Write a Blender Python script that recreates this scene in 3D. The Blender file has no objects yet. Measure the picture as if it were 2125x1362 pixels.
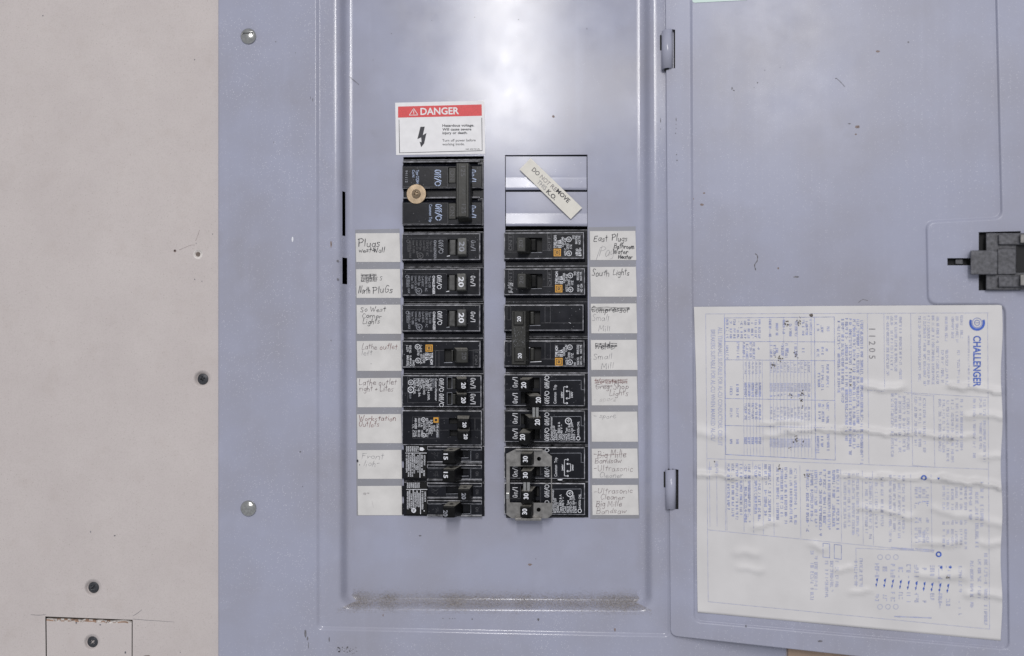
import bpy, bmesh, math, random
from mathutils import Vector, geometry

# ------------------------------------------------------------------ scale
# working unit = about a third of a millimetre (1/1600 of the camera distance)
S = 0.000346
rng = random.Random(11)
scene = bpy.context.scene
col = scene.collection

# ------------------------------------------------------------------ camera
F = 1600.0
CAM = Vector((67, -1600, -28))
_d = (Vector((0, 0, 0)) - CAM).normalized()
_r = _d.cross(Vector((0, 0, 1))).normalized()
_u = _r.cross(_d)
cam_data = bpy.data.cameras.new('camera')
cam = bpy.data.objects.new('camera', cam_data)
col.objects.link(cam)
cam.location = CAM * S
cam.rotation_euler = _d.to_track_quat('-Z', 'Y').to_euler()
cam_data.sensor_width = 36
cam_data.lens = F / 2125 * 36
cam_data.clip_start = 0.01
cam_data.clip_end = 50
cam_data.dof.use_dof = True
cam_data.dof.focus_distance = 1610 * S
cam_data.dof.aperture_fstop = 5.0
scene.camera = cam

# ------------------------------------------------------------------ light
world = bpy.data.worlds.new('World')
scene.world = world
world.use_nodes = True
world.node_tree.nodes['Background'].inputs[0].default_value = (0.93, 0.95, 1.0, 1)
world.node_tree.nodes['Background'].inputs[1].default_value = 0.43

def area_lamp(name, loc, rot, sx, sy, power, color):
    d = bpy.data.lights.new(name, 'AREA')
    d.shape = 'RECTANGLE'
    d.size, d.size_y, d.energy, d.color = sx, sy, power, color
    o = bpy.data.objects.new(name, d)
    col.objects.link(o)
    o.location, o.rotation_euler = loc, rot
    return o
area_lamp('ceiling_lamp', (-0.10, -2.05, 1.05), (math.radians(18), 0, math.radians(-2)), 0.23, 1.5, 28, (1.0, 0.98, 0.96))
area_lamp('ceiling_lamp', (0.35, -3.1, 1.18), (math.radians(45), 0, 0), 1.6, 0.2, 10, (1.0, 0.97, 0.94))

scene.view_settings.view_transform = 'Standard'
scene.view_settings.look = 'None'
scene.view_settings.exposure = 0.17
scene.view_settings.gamma = 1
scene.cycles.max_bounces = 6

# ------------------------------------------------------------------ geometry helpers
def ray(px, py):
    return _d + _r * ((px - 1062.5) / F) - _u * ((py - 681) / F)
def P(px, py, Y):                        # a point of the plane at depth Y
    v = ray(px, py)
    return CAM + v * ((Y - CAM.y) / v.y)
def flat(Y, off=0.25):
    return lambda px, py: P(px, py, Y - off)

class MB:
    def __init__(self):
        self.v, self.f, self.m, self.s = [], [], [], []
    def add(self, verts, faces, mi=0, smooth=False):
        n = len(self.v)
        self.v.extend(verts)
        for f in faces:
            self.f.append([i + n for i in f]); self.m.append(mi); self.s.append(smooth)
    def quad(self, pts, mi=0):
        self.add(list(pts), [list(range(len(pts)))], mi)
    def box(self, x0, x1, z0, z1, y0, y1, mi=0):
        v = [Vector((x, y, z)) for y in (y0, y1) for z in (z0, z1) for x in (x0, x1)]
        self.add(v, [(0, 1, 3, 2), (4, 6, 7, 5), (0, 4, 5, 1), (2, 3, 7, 6), (0, 2, 6, 4), (1, 5, 7, 3)], mi)
    def loops(self, loops, mi=0, smooth=True, closed=True, skip=None):
        n = len(loops[0]); base = len(self.v)
        for l in loops: self.v.extend(l)
        for k in range(len(loops) - 1):
            for i in range(n if closed else n - 1):
                if skip and skip(k, i): continue
                j = (i + 1) % n
                self.f.append([base + k*n + i, base + k*n + j, base + (k+1)*n + j, base + (k+1)*n + i])
                self.m.append(mi); self.s.append(smooth)
    def tess(self, polys, mp, mi=0):     # polys in 2d, first the outline, the rest holes
        pv = [[Vector((a, b, 0)) for a, b in p] for p in polys]
        tris = geometry.tessellate_polygon(pv)
        self.add([mp(a, b) for p in polys for a, b in p], [list(t) for t in tris], mi)
    def build(self, name, mats, parent=None, fix=True, kind=None, label=None):
        me = bpy.data.meshes.new(name)
        org = parent_loc(parent)
        me.from_pydata([v * S - org for v in self.v], [], self.f)
        if not isinstance(mats, (list, tuple)): mats = [mats]
        for m in mats: me.materials.append(m)
        me.polygons.foreach_set('material_index', self.m)
        me.polygons.foreach_set('use_smooth', self.s)
        if fix:
            bm = bmesh.new(); bm.from_mesh(me)
            bmesh.ops.remove_doubles(bm, verts=bm.verts, dist=1e-7)
            bmesh.ops.recalc_face_normals(bm, faces=bm.faces)
            bm.to_mesh(me); bm.free()
        me.update()
        o = bpy.data.objects.new(name, me)
        col.objects.link(o)
        if parent: o.parent = parent
        if kind: o['kind'] = kind
        if label: o['label'] = label
        return o

def parent_loc(p):
    l = Vector((0, 0, 0))
    while p is not None:
        l = l + p.location; p = p.parent
    return l
def thing(name, at, label, cat, group=None):
    o = bpy.data.objects.new(name, None)
    o.empty_display_size = 0.01
    col.objects.link(o)
    o.location = at * S
    o['label'] = label; o['category'] = cat
    if group: o['group'] = group
    return o

def rect(x0, x1, y0, y1, Y):             # box limits in world units of a rectangle seen on plane Y
    a, b = P(x0, (y0+y1)/2, Y), P(x1, (y0+y1)/2, Y)
    c, d = P((x0+x1)/2, y0, Y), P((x0+x1)/2, y1, Y)
    return a.x, b.x, d.z, c.z
def grow(r, g): return (r[0]-g, r[1]+g, r[2]-g, r[3]+g)
def rloop(r, y, rad=0, seg=3):
    x0, x1, z0, z1 = r
    if rad <= 0: return [Vector((x0, y, z0)), Vector((x1, y, z0)), Vector((x1, y, z1)), Vector((x0, y, z1))]
    out = []
    for cx, cz, a0 in ((x0+rad, z0+rad, 180), (x1-rad, z0+rad, 270), (x1-rad, z1-rad, 0), (x0+rad, z1-rad, 90)):
        for i in range(seg+1):
            a = math.radians(a0 + 90*i/seg)
            out.append(Vector((cx + rad*math.cos(a), y, cz + rad*math.sin(a))))
    return out
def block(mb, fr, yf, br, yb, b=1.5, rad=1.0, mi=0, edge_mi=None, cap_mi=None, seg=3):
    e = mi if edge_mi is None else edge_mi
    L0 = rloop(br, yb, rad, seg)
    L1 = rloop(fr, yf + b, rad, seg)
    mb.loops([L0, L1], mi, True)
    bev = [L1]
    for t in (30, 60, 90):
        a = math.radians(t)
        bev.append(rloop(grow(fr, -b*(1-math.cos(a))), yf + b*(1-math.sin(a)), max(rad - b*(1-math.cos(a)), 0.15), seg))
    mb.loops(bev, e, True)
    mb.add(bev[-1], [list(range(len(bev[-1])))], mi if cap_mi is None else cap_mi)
def holed(mb, r, y, holes, depth, mi=0, floor_mi=1, wall_mi=None):
    xs = sorted({r[0], r[1], *[h[0] for h in holes], *[h[1] for h in holes]})
    zs = sorted({r[2], r[3], *[h[2] for h in holes], *[h[3] for h in holes]})
    for i in range(len(xs)-1):
        for j in range(len(zs)-1):
            cx, cz = (xs[i]+xs[i+1])/2, (zs[j]+zs[j+1])/2
            if any(h[0] < cx < h[1] and h[2] < cz < h[3] for h in holes): continue
            mb.quad([Vector((xs[i], y, zs[j])), Vector((xs[i+1], y, zs[j])), Vector((xs[i+1], y, zs[j+1])), Vector((xs[i], y, zs[j+1]))], mi)
    for h in holes:
        mb.loops([rloop(h, y), rloop(h, y + depth)], mi if wall_mi is None else wall_mi, False)
        mb.quad(rloop(h, y + depth), floor_mi)
def plate(mb, polys, mp, th, mi=0, edge_mi=None):      # mp(px,py,off): thin plate with holes, off = towards the viewer
    mb.tess(polys, lambda a, b: mp(a, b, th), mi)
    for p in polys:
        mb.loops([[mp(a, b, th) for a, b in p], [mp(a, b, 0) for a, b in p]], mi if edge_mi is None else edge_mi, False)
def circle(cx, cy, r, n=20): return [(cx + r*math.cos(2*math.pi*i/n), cy + r*math.sin(2*math.pi*i/n)) for i in range(n)]
def dome(mb, cx, cz, y, r, hf, nr=14, na=40, mi=0):      # hf(u,v) -> height toward the viewer
    rings = []
    for k in range(1, nr+1):
        rr = r*k/nr
        rings.append([Vector((cx + rr*math.cos(2*math.pi*i/na), y - hf(rr*math.cos(2*math.pi*i/na), rr*math.sin(2*math.pi*i/na)), cz + rr*math.sin(2*math.pi*i/na))) for i in range(na)])
    mb.loops(rings, mi, True)
    n = len(mb.v)
    mb.add([Vector((cx, y - hf(0, 0), cz))] + rings[0], [[0, 1+i, 1+(i+1) % na] for i in range(na)], mi, True)
    mb.loops([rings[-1], [v + Vector((0, hf(r, 0) + 3, 0)) for v in rings[-1]]], mi, False)

# ------------------------------------------------------------------ lettering
GL = {}
def make_glyphs():
    chars = [chr(c) for c in range(33, 127)] + ['~']
    todo = []
    for bold in (0, 1):
        for c in set(chars):
            for s in (c, 'I' + c + 'I'):
                cu = bpy.data.curves.new('t', 'FONT')
                cu.body = s; cu.resolution_u = 3; cu.fill_mode = 'FRONT'
                cu.offset = 0.022 if bold else 0.004
                o = bpy.data.objects.new('t', cu); col.objects.link(o)
                todo.append((bold, c, s, o, cu))
        cu = bpy.data.curves.new('t', 'FONT'); cu.body = 'II'; cu.offset = 0.022 if bold else 0.004
        o = bpy.data.objects.new('t', cu); col.objects.link(o)
        todo.append((bold, 'II', 'II', o, cu))
    dg = bpy.context.evaluated_depsgraph_get()
    raw = {}
    for bold, c, s, o, cu in todo:
        me = bpy.data.meshes.new_from_object(o.evaluated_get(dg))
        vs = [(v.co.x, v.co.y) for v in me.vertices]
        raw[bold, s] = (vs, [list(p.vertices) for p in me.polygons])
        bpy.data.meshes.remove(me)
    for bold, c, s, o, cu in todo:
        bpy.data.objects.remove(o); bpy.data.curves.remove(cu)
    for bold in (0, 1):
        w2 = max(x for x, y in raw[bold, 'II'][0]) - min(x for x, y in raw[bold, 'II'][0])
        for c in set(chars):
            vs, fs = raw[bold, c]
            ws = raw[bold, 'I' + c + 'I'][0]
            GL[bold, c] = (vs, fs, max(x for x, y in ws) - min(x for x, y in ws) - w2)
        GL[bold, 'cap'] = max(y for x, y in raw[bold, 'H'][0])
make_glyphs()
ROT = {'n': ((1, 0), (0, -1)), 'cw': ((0, 1), (1, 0)), 'ccw': ((0, -1), (-1, 0))}
def axes(rot):
    if isinstance(rot, str): return ROT[rot]
    a = math.radians(rot)                 # degrees clockwise in the picture of the wall
    return (math.cos(a), math.sin(a)), (math.sin(a), -math.cos(a))
def text(mb, s, cx, cy, L, H, rot, place, mi=0, bold=0):
    er, eu = axes(rot)
    x = 0; vs = []; fs = []
    for c in s:
        if c == ' ': x += 0.32; continue
        gv, gf, w = GL[bold, c]
        n = len(vs)
        vs += [(x + a, b) for a, b in gv]; fs += [[i + n for i in f] for f in gf]
        x += w
    lo = min(a for a, b in vs); hi = max(a for a, b in vs)
    cap = GL[bold, 'cap']
    sy = H/cap; sx = L/(hi-lo) if L else sy
    out = []
    for a, b in vs:
        a2, b2 = (a - (lo+hi)/2)*sx, (b - cap/2)*sy
        out.append(place(cx + a2*er[0] + b2*eu[0], cy + a2*er[1] + b2*eu[1]))
    mb.add(out, fs, mi)
def text_span(mb, s, x, y0, y1, H, rot, place, mi=0, bold=0):     # vertical line of lettering between two heights
    text(mb, s, x, (y0+y1)/2, abs(y1-y0), H, rot, place, mi, bold)
OO = [(4.4, .72), (4.4, .28), (3.6, .06), (2.4, 0), (1.2, .06), (.4, .28), (.4, .72), (1.2, .94), (2.4, 1), (3.6, .94), (4.4, .72)]
OC = [(24 + 3.7*math.cos(2*math.pi*i/16), .5 + .47*math.sin(2*math.pi*i/16)) for i in range(17)]
ONOFF = {'On/I': (21, [OO, [(7.4, 0), (7.4, .68)], [(7.4, .66), (9.8, .66), (11, .5), (11, 0)], [(12.8, -.05), (17.2, 1.05)], [(20.2, 0), (20.2, 1)]]),
         'Off/O': (28, [OO, [(7.4, 0), (7.4, .85), (8, 1), (9.4, 1)], [(6, .62), (9.2, .62)], [(11.4, 0), (11.4, .85), (12, 1), (13.4, 1)], [(10, .62), (13.2, .62)], [(14.4, -.05), (19.4, 1.05)], OC])}
def onoff(mb, s, x, y0, y1, H, rot, place, mi=0, w=1.5):
    er, eu = axes(rot); Lr, st = ONOFF[s]; k = (y1-y0)/Lr; cy = (y0+y1)/2
    for pl in st:
        pts = [((a - Lr/2)*k, (b-.5)*H) for a, b in pl]
        ribbon(mb, [(x + a*er[0] + b*eu[0], cy + a*er[1] + b*eu[1]) for a, b in pts], w, place, mi)
def greek(mb, cx, cy, L, H, rot, place, mi=0, dens=0.5, gap=0.16):  # print too small to read
    er, eu = axes(rot)
    def r_(a0, a1, b0, b1):
        mb.quad([place(cx + a*er[0] + b*eu[0], cy + a*er[1] + b*eu[1]) for a, b in ((a0, b0), (a1, b0), (a1, b1), (a0, b1))], mi)
    cw = 0.66*H; w = 0.17*H; a = -L/2
    while a < L/2 - cw*0.8:
        if rng.random() > gap:
            x1 = a + cw*0.72
            if rng.random() < dens + .2: r_(a, a+w, -H/2, H/2)
            if rng.random() < dens: r_(x1-w, x1, -H/2 + (H*.4 if rng.random() < .3 else 0), H/2)
            if rng.random() < dens: r_(a, x1, H/2-w, H/2)
            if rng.random() < dens*.8: r_(a, x1, -w/2, w/2)
            if rng.random() < dens: r_(a, x1, -H/2, -H/2+w)
        a += cw
def ribbon(mb, pts, w, place, mi=0):
    n = len(pts); L = []; R = []
    for i in range(n):
        a = pts[max(i-1, 0)]; b = pts[min(i+1, n-1)]
        dx, dy = b[0]-a[0], b[1]-a[1]
        l = math.hypot(dx, dy) or 1
        nx, ny = -dy/l*w/2, dx/l*w/2
        ex, ey = (0, 0)
        if i == 0: ex, ey = -dx/l*w*.4, -dy/l*w*.4
        if i == n-1: ex, ey = dx/l*w*.4, dy/l*w*.4
        k = 0.75 + 0.25*math.sin(i*1.7)
        L.append(place(pts[i][0]+ex+nx*k, pts[i][1]+ey+ny*k)); R.append(place(pts[i][0]+ex-nx*k, pts[i][1]+ey-ny*k))
    mb.add(L + R, [[i, i+1, n+i+1, n+i] for i in range(n-1)], mi)
def line(mb, x0, y0, x1, y1, w, place, mi=0, n=1):
    ribbon(mb, [(x0 + (x1-x0)*i/n, y0 + (y1-y0)*i/n) for i in range(n+1)], w, place, mi)
def ring(mb, cx, cy, r, w, place, mi=0, a0=0, a1=360, n=20):
    pts = [(cx + r*math.cos(math.radians(a0+(a1-a0)*i/n)), cy + r*math.sin(math.radians(a0+(a1-a0)*i/n))) for i in range(n+1)]
    V = []
    for (x, y) in pts:
        ux, uy = (x-cx)/r, (y-cy)/r
        V.append((place(cx+ux*(r-w/2), cy+uy*(r-w/2)), place(cx+ux*(r+w/2), cy+uy*(r+w/2))))
    mb.add([p for q in V for p in q], [[2*i, 2*i+1, 2*i+3, 2*i+2] for i in range(n)], mi)
def disc(mb, cx, cy, r, place, mi=0, n=12): mb.add([place(*p) for p in circle(cx, cy, r, n)], [list(range(n))], mi)
def prect(mb, x0, x1, y0, y1, place, mi=0): mb.quad([place(x0, y1), place(x1, y1), place(x1, y0), place(x0, y0)], mi)
def blob(mb, cx, cy, rx, ry, place, mi=0, n=11, rough=.45):
    mb.add([place(cx + rx*(1-rough*rng.random())*math.cos(2*math.pi*i/n), cy + ry*(1-rough*rng.random())*math.sin(2*math.pi*i/n)) for i in range(n)], [list(range(n))], mi)

# stroke alphabet for the handwriting (x, y; baseline 0, capital height 1)
O_ = [(.3+.26*math.cos(a), .5+.48*math.sin(a)) for a in [math.radians(100+36*i) for i in range(11)]]
o_ = [(.22+.18*math.cos(a), .26+.25*math.sin(a)) for a in [math.radians(80+40*i) for i in range(10)]]
HF = {
 'P': (.62, [[(.02, 0), (.05, 1)], [(-.08, .92), (.3, 1.02), (.55, .82), (.42, .55), (.05, .48)]]),
 'l': (.2, [[(.1, 1), (.06, .02)]]), 'I': (.2, [[(.1, 1), (.06, .02)]]),
 'u': (.5, [[(.02, .5), (.04, .12), (.2, 0), (.38, .18), (.4, .5)], [(.4, .5), (.43, 0)]]),
 'U': (.62, [[(.03, 1), (.03, .25), (.22, 0), (.45, .2), (.52, 1)]]),
 'g': (.5, [[(.4, .42), (.2, .52), (.04, .3), (.15, .05), (.38, .15), (.42, .5)], [(.42, .5), (.4, -.25), (.2, -.4), (.05, -.28)]]),
 's': (.42, [[(.36, .48), (.15, .52), (.08, .36), (.32, .2), (.25, .02), (.02, .05)]]),
 'S': (.5, [[(.42, .9), (.2, 1), (.05, .75), (.38, .35), (.3, .02), (.02, .08)]]),
 'w': (.66, [[(.02, .5), (.12, .03), (.3, .4), (.42, .03), (.6, .55)]]),
 'W': (.85, [[(0, .95), (.16, .05), (.38, .7), (.55, .05), (.8, 1)]]),
 'e': (.47, [[(.03, .24), (.4, .32), (.3, .54), (.12, .46), (.04, .2), (.2, -.02), (.46, .1)]]),
 't': (.38, [[(.18, .95), (.16, .02)], [(0, .6), (.36, .66)]]),
 'a': (.5, [[(.4, .45), (.2, .52), (.03, .28), (.15, .02), (.36, .15), (.4, .5)], [(.4, .5), (.45, 0)]]),
 'N': (.66, [[(0, 0), (.06, 1), (.45, .02), (.56, 1)]]),
 'o': (.48, [o_]), 'O': (.66, [O_]),
 'r': (.38, [[(.03, .5), (.06, 0)], [(.06, .32), (.2, .52), (.35, .46)]]),
 'R': (.6, [[(.02, 0), (.05, 1)], [(0, .95), (.4, 1), (.45, .65), (.05, .5), (.5, 0)]]),
 'h': (.48, [[(.03, 1), (.02, 0)], [(.02, .3), (.2, .52), (.36, .4), (.38, 0)]]),
 'H': (.6, [[(.03, .9), (.02, 0)], [(.48, .95), (.46, 0)], [(.02, .45), (.48, .5)]]),
 'G': (.62, [[(.5, .85), (.25, 1), (.04, .5), (.2, 0), (.5, .1), (.52, .42), (.3, .42)]]),
 'C': (.55, [[(.48, .85), (.25, 1), (.03, .5), (.2, 0), (.5, .12)]]),
 'c': (.42, [[(.36, .45), (.18, .52), (.03, .26), (.15, 0), (.36, .08)]]),
 'k': (.45, [[(.03, 1), (.02, 0)], [(.36, .5), (.04, .24), (.4, 0)]]),
 'i': (.2, [[(.08, .5), (.08, 0)], [(.09, .78), (.1, .74)]]),
 'n': (.48, [[(.03, .5), (.03, 0)], [(.03, .3), (.2, .52), (.36, .4), (.38, 0)]]),
 'm': (.7, [[(.03, .5), (.03, 0)], [(.03, .35), (.17, .52), (.3, .35), (.31, 0)], [(.31, .35), (.45, .52), (.58, .35), (.6, 0)]]),
 'M': (.78, [[(0, 0), (.08, 1), (.34, .3), (.6, 1), (.68, 0)]]),
 'L': (.5, [[(.08, 1), (.02, .02), (.45, .05)]]),
 'f': (.36, [[(.34, .95), (.2, 1), (.14, .7), (.12, 0)], [(0, .5), (.3, .55)]]),
 '+': (.5, [[(.22, .55), (.2, .1)], [(.02, .3), (.42, .34)]]),
 'F': (.55, [[(.05, 1), (.02, 0)], [(.02, .95), (.5, 1.0)], [(.04, .55), (.36, .58)]]),
 'E': (.55, [[(.45, .95), (.1, .92), (.05, .55), (.35, .52)], [(.05, .55), (.03, .05), (.45, .02)]]),
 'y': (.48, [[(.03, .5), (.1, .15), (.36, .2)], [(.4, .5), (.36, -.2), (.1, -.4)]]),
 'd': (.48, [[(.38, .42), (.2, .5), (.03, .26), (.15, .02), (.38, .15)], [(.4, 1), (.42, 0)]]),
 'B': (.6, [[(.02, 0), (.06, 1)], [(0, .95), (.4, 1), (.42, .65), (.06, .52)], [(.06, .52), (.5, .45), (.45, .05), (0, 0)]]),
 'p': (.48, [[(.05, .5), (.02, -.4)], [(.05, .4), (.25, .52), (.4, .3), (.25, .02), (.04, .1)]]),
 'v': (.42, [[(.02, .5), (.16, .02), (.38, .52)]]),
 '-': (.5, [[(.02, .35), (.4, .38)]]), '.': (.15, [[(.05, .02), (.07, 0)]]),
}
def spline(pts, k=4):
    if len(pts) < 3: return [tuple(pts[0][c] + (pts[-1][c]-pts[0][c])*i/3 for c in (0, 1)) for i in range(4)]
    out = []
    for i in range(len(pts)-1):
        p0, p1, p2, p3 = pts[max(i-1, 0)], pts[i], pts[i+1], pts[min(i+2, len(pts)-1)]
        for j in range(k):
            t = j/k
            out.append(tuple(.5*((2*p1[c]) + (p2[c]-p0[c])*t + (2*p0[c]-5*p1[c]+4*p2[c]-p3[c])*t*t + (3*p1[c]-p0[c]-3*p2[c]+p3[c])*t**3) for c in (0, 1)))
    return out + [tuple(pts[-1])]
def hand(mb, s, x0, x1, y0, y1, place, w=1.6, mi=0, slant=.1, jit=.03, skip=0.0):    # from x0 to x1, capitals between y0 and baseline y1
    tot = sum(HF[c][0]+.1 if c != ' ' else .35 for c in s)
    sx = (x1-x0)/tot; h = y1-y0; x = 0
    for c in s:
        if c == ' ': x += .35; continue
        wd, st = HF[c]
        dy = rng.uniform(-.1, .1); sc = rng.uniform(.85, 1.12); w_ = w*rng.uniform(.75, 1.15); sl_ = slant + rng.uniform(-.08, .1)
        for pl in st:
            if rng.random() < skip: continue
            pp = [(a + rng.uniform(-jit, jit)*.6, b*sc + dy + rng.uniform(-jit, jit)) for a, b in pl]
            ribbon(mb, [(x0 + (x + a)*sx + sl_*b*h, y1 - b*h) for a, b in spline(pp)], w_, place, mi)
        x += wd + .1

# ------------------------------------------------------------------ materials
def nt(name):
    m = bpy.data.materials.new(name); m.use_nodes = True
    t = m.node_tree
    return m, t, t.nodes['Principled BSDF']
def simple(name, c, rough=.5, metal=0., spec=.5, var=0.0, scale=300, bump=0.0, bscale=1500):
    m, t, b = nt(name)
    b.inputs['Base Color'].default_value = (*c, 1)
    b.inputs['Roughness'].default_value = rough
    b.inputs['Metallic'].default_value = metal
    b.inputs['Specular IOR Level'].default_value = spec
    if var or bump:
        g = t.nodes.new('ShaderNodeNewGeometry')
    if var:
        n = t.nodes.new('ShaderNodeTexNoise'); n.inputs['Scale'].default_value = scale; n.inputs['Detail'].default_value = 6
        t.links.new(g.outputs['Position'], n.inputs['Vector'])
        r = t.nodes.new('ShaderNodeValToRGB')
        r.color_ramp.elements[0].position = .3; r.color_ramp.elements[1].position = .7
        r.color_ramp.elements[0].color = (*[x*(1-var) for x in c], 1); r.color_ramp.elements[1].color = (*[min(1, x*(1+var)) for x in c], 1)
        t.links.new(n.outputs['Fac'], r.inputs['Fac']); t.links.new(r.outputs['Color'], b.inputs['Base Color'])
    if bump:
        n2 = t.nodes.new('ShaderNodeTexNoise'); n2.inputs['Scale'].default_value = bscale; n2.inputs['Detail'].default_value = 4
        t.links.new(g.outputs['Position'], n2.inputs['Vector'])
        bp = t.nodes.new('ShaderNodeBump'); bp.inputs['Strength'].default_value = bump; bp.inputs['Distance'].default_value = .0004
        t.links.new(n2.outputs['Fac'], bp.inputs['Height']); t.links.new(bp.outputs['Normal'], b.inputs['Normal'])
    return m
def math_node(t, op, a, b=None, clamp=False):
    n = t.nodes.new('ShaderNodeMath'); n.operation = op; n.use_clamp = clamp
    for i, x in enumerate((a, b)):
        if x is None: continue
        if isinstance(x, (int, float)): n.inputs[i].default_value = x
        else: t.links.new(x, n.inputs[i])
    return n.outputs[0]
def mix(t, fac, a, b):
    n = t.nodes.new('ShaderNodeMix'); n.data_type = 'RGBA'
    for s_, x in ((n.inputs[0], fac), (n.inputs[6], a), (n.inputs[7], b)):
        if isinstance(x, (int, float)): s_.default_value = x
        elif isinstance(x, tuple): s_.default_value = (*x, 1)
        else: t.links.new(x, s_)
    return n.outputs[2]
def noise(t, pos, scale, detail=4, rough=.55):
    n = t.nodes.new('ShaderNodeTexNoise'); n.inputs['Scale'].default_value = scale
    n.inputs['Detail'].default_value = detail; n.inputs['Roughness'].default_value = rough
    t.links.new(pos, n.inputs['Vector']); return n.outputs['Fac']
def speck(t, pos, scale, size, share):
    v = t.nodes.new('ShaderNodeTexVoronoi'); v.inputs['Scale'].default_value = scale
    t.links.new(pos, v.inputs['Vector'])
    s = t.nodes.new('ShaderNodeSeparateColor'); t.links.new(v.outputs['Color'], s.inputs[0])
    sz = math_node(t, 'MULTIPLY', s.outputs[1], size)
    a = math_node(t, 'LESS_THAN', v.outputs['Distance'], sz)
    b = math_node(t, 'LESS_THAN', s.outputs[0], share)
    return math_node(t, 'MULTIPLY', a, b)
def ramp(t, fac, lo, hi):
    n = t.nodes.new('ShaderNodeMapRange'); n.inputs[1].default_value = lo; n.inputs[2].default_value = hi
    t.links.new(fac, n.inputs[0]); return n.outputs[0]

def paint_material(name, c, rough=.3, dust=.3, wave=.07, spec=.36):
    m, t, b = nt(name)
    pos = t.nodes.new('ShaderNodeNewGeometry').outputs['Position']
    dirty = tuple(x*.86 + .01*k for x, k in zip(c, (2, 1, -1)))
    base = mix(t, ramp(t, noise(t, pos, 14, 5), .38, .68), c, dirty)
    rub = ramp(t, noise(t, pos, 38, 3, .5), .56, .74)
    base = mix(t, math_node(t, 'MULTIPLY', rub, .25), base, tuple(min(1, x*1.16) for x in c))
    mp_ = t.nodes.new('ShaderNodeMapping'); mp_.inputs['Scale'].default_value = (70, 70, 5)
    t.links.new(pos, mp_.inputs['Vector'])
    streak = ramp(t, noise(t, mp_.outputs['Vector'], 1, 4), .55, .8)
    base = mix(t, math_node(t, 'MULTIPLY', streak, .3), base, tuple(min(1, x*1.14) for x in c))
    grime = ramp(t, noise(t, pos, 26, 7, .7), .6, .82)
    base = mix(t, math_node(t, 'MULTIPLY', grime, .3), base, (.24, .23, .25))
    sp = speck(t, pos, 1050, .33, dust*1.2)
    sp2 = speck(t, pos, 420, .12, dust*.4)
    patch = ramp(t, noise(t, pos, 22, 2), .36, .62)
    allsp = math_node(t, 'MULTIPLY', math_node(t, 'MAXIMUM', sp, sp2), math_node(t, 'ADD', math_node(t, 'MULTIPLY', patch, .26), .07))
    base = mix(t, allsp, base, (.78, .78, .84))
    t.links.new(base, b.inputs['Base Color'])
    r = math_node(t, 'ADD', math_node(t, 'MULTIPLY', noise(t, pos, 60, 4), .16), rough - .08)
    t.links.new(math_node(t, 'ADD', r, math_node(t, 'MULTIPLY', allsp, .4)), b.inputs['Roughness'])
    b.inputs['Specular IOR Level'].default_value = spec
    bp = t.nodes.new('ShaderNodeBump'); bp.inputs['Strength'].default_value = wave; bp.inputs['Distance'].default_value = .0003
    t.links.new(noise(t, pos, 1500, 2), bp.inputs['Height'])
    bp2 = t.nodes.new('ShaderNodeBump'); bp2.inputs['Strength'].default_value = .07; bp2.inputs['Distance'].default_value = .004
    t.links.new(noise(t, pos, 9, 1), bp2.inputs['Height']); t.links.new(bp2.outputs['Normal'], bp.inputs['Normal'])
    t.links.new(bp.outputs['Normal'], b.inputs['Normal'])
    return m
def plastic_material(name, c, rough=.32, dust=.12):
    m, t, b = nt(name)
    pos = t.nodes.new('ShaderNodeNewGeometry').outputs['Position']
    base = mix(t, ramp(t, noise(t, pos, 90, 6, .65), .4, .75), c, tuple(x*1.8 + .004 for x in c))
    sp = math_node(t, 'MULTIPLY', speck(t, pos, 700, .25, dust), .35)
    base = mix(t, sp, base, (.3, .3, .32))
    t.links.new(base, b.inputs['Base Color'])
    b.inputs['Specular IOR Level'].default_value = .22
    t.links.new(math_node(t, 'ADD', math_node(t, 'MULTIPLY', noise(t, pos, 140, 5), .3), rough - .12), b.inputs['Roughness'])
    bp = t.nodes.new('ShaderNodeBump'); bp.inputs['Strength'].default_value = .12; bp.inputs['Distance'].default_value = .0002
    t.links.new(noise(t, pos, 900, 3), bp.inputs['Height']); t.links.new(bp.outputs['Normal'], b.inputs['Normal'])
    return m
def board_material():
    m, t, b = nt('drywall_paper')
    pos = t.nodes.new('ShaderNodeNewGeometry').outputs['Position']
    base = mix(t, ramp(t, noise(t, pos, 16, 8, .7), .3, .72), (.575, .525, .514), (.52, .47, .462))
    base = mix(t, math_node(t, 'MULTIPLY', ramp(t, noise(t, pos, 60, 5), .55, .8), .22), base, (.42, .36, .33))
    base = mix(t, math_node(t, 'MULTIPLY', ramp(t, noise(t, pos, 1300, 4), .48, .72), .34), base, (.36, .33, .31))
    sp = math_node(t, 'MULTIPLY', speck(t, pos, 70, .05, .25), .5)
    base = mix(t, sp, base, (.2, .17, .15))
    base = mix(t, math_node(t, 'MULTIPLY', speck(t, pos, 420, .16, .35), .4), base, (.30, .26, .24))
    t.links.new(base, b.inputs['Base Color'])
    b.inputs['Roughness'].default_value = .85; b.inputs['Specular IOR Level'].default_value = .2
    bp = t.nodes.new('ShaderNodeBump'); bp.inputs['Strength'].default_value = .12; bp.inputs['Distance'].default_value = .0005
    t.links.new(noise(t, pos, 700, 5), bp.inputs['Height']); t.links.new(bp.outputs['Normal'], b.inputs['Normal'])
    return m
M = {}
PC = (.348, .360, .460)
M['paint'] = paint_material('grey_blue_enamel', PC, .17, .5)
M['paint_door'] = paint_material('grey_blue_enamel_door', PC, .29, .5, .07, .22)
M['paint_gloss'] = paint_material('grey_blue_enamel_glossy', tuple(x*1.04 for x in PC), .20, .2, .03)
M['board'] = board_material()
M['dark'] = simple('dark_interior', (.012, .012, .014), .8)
M['black'] = plastic_material('black_breaker_plastic', (.0055, .006, .0095), .27, .25)
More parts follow.
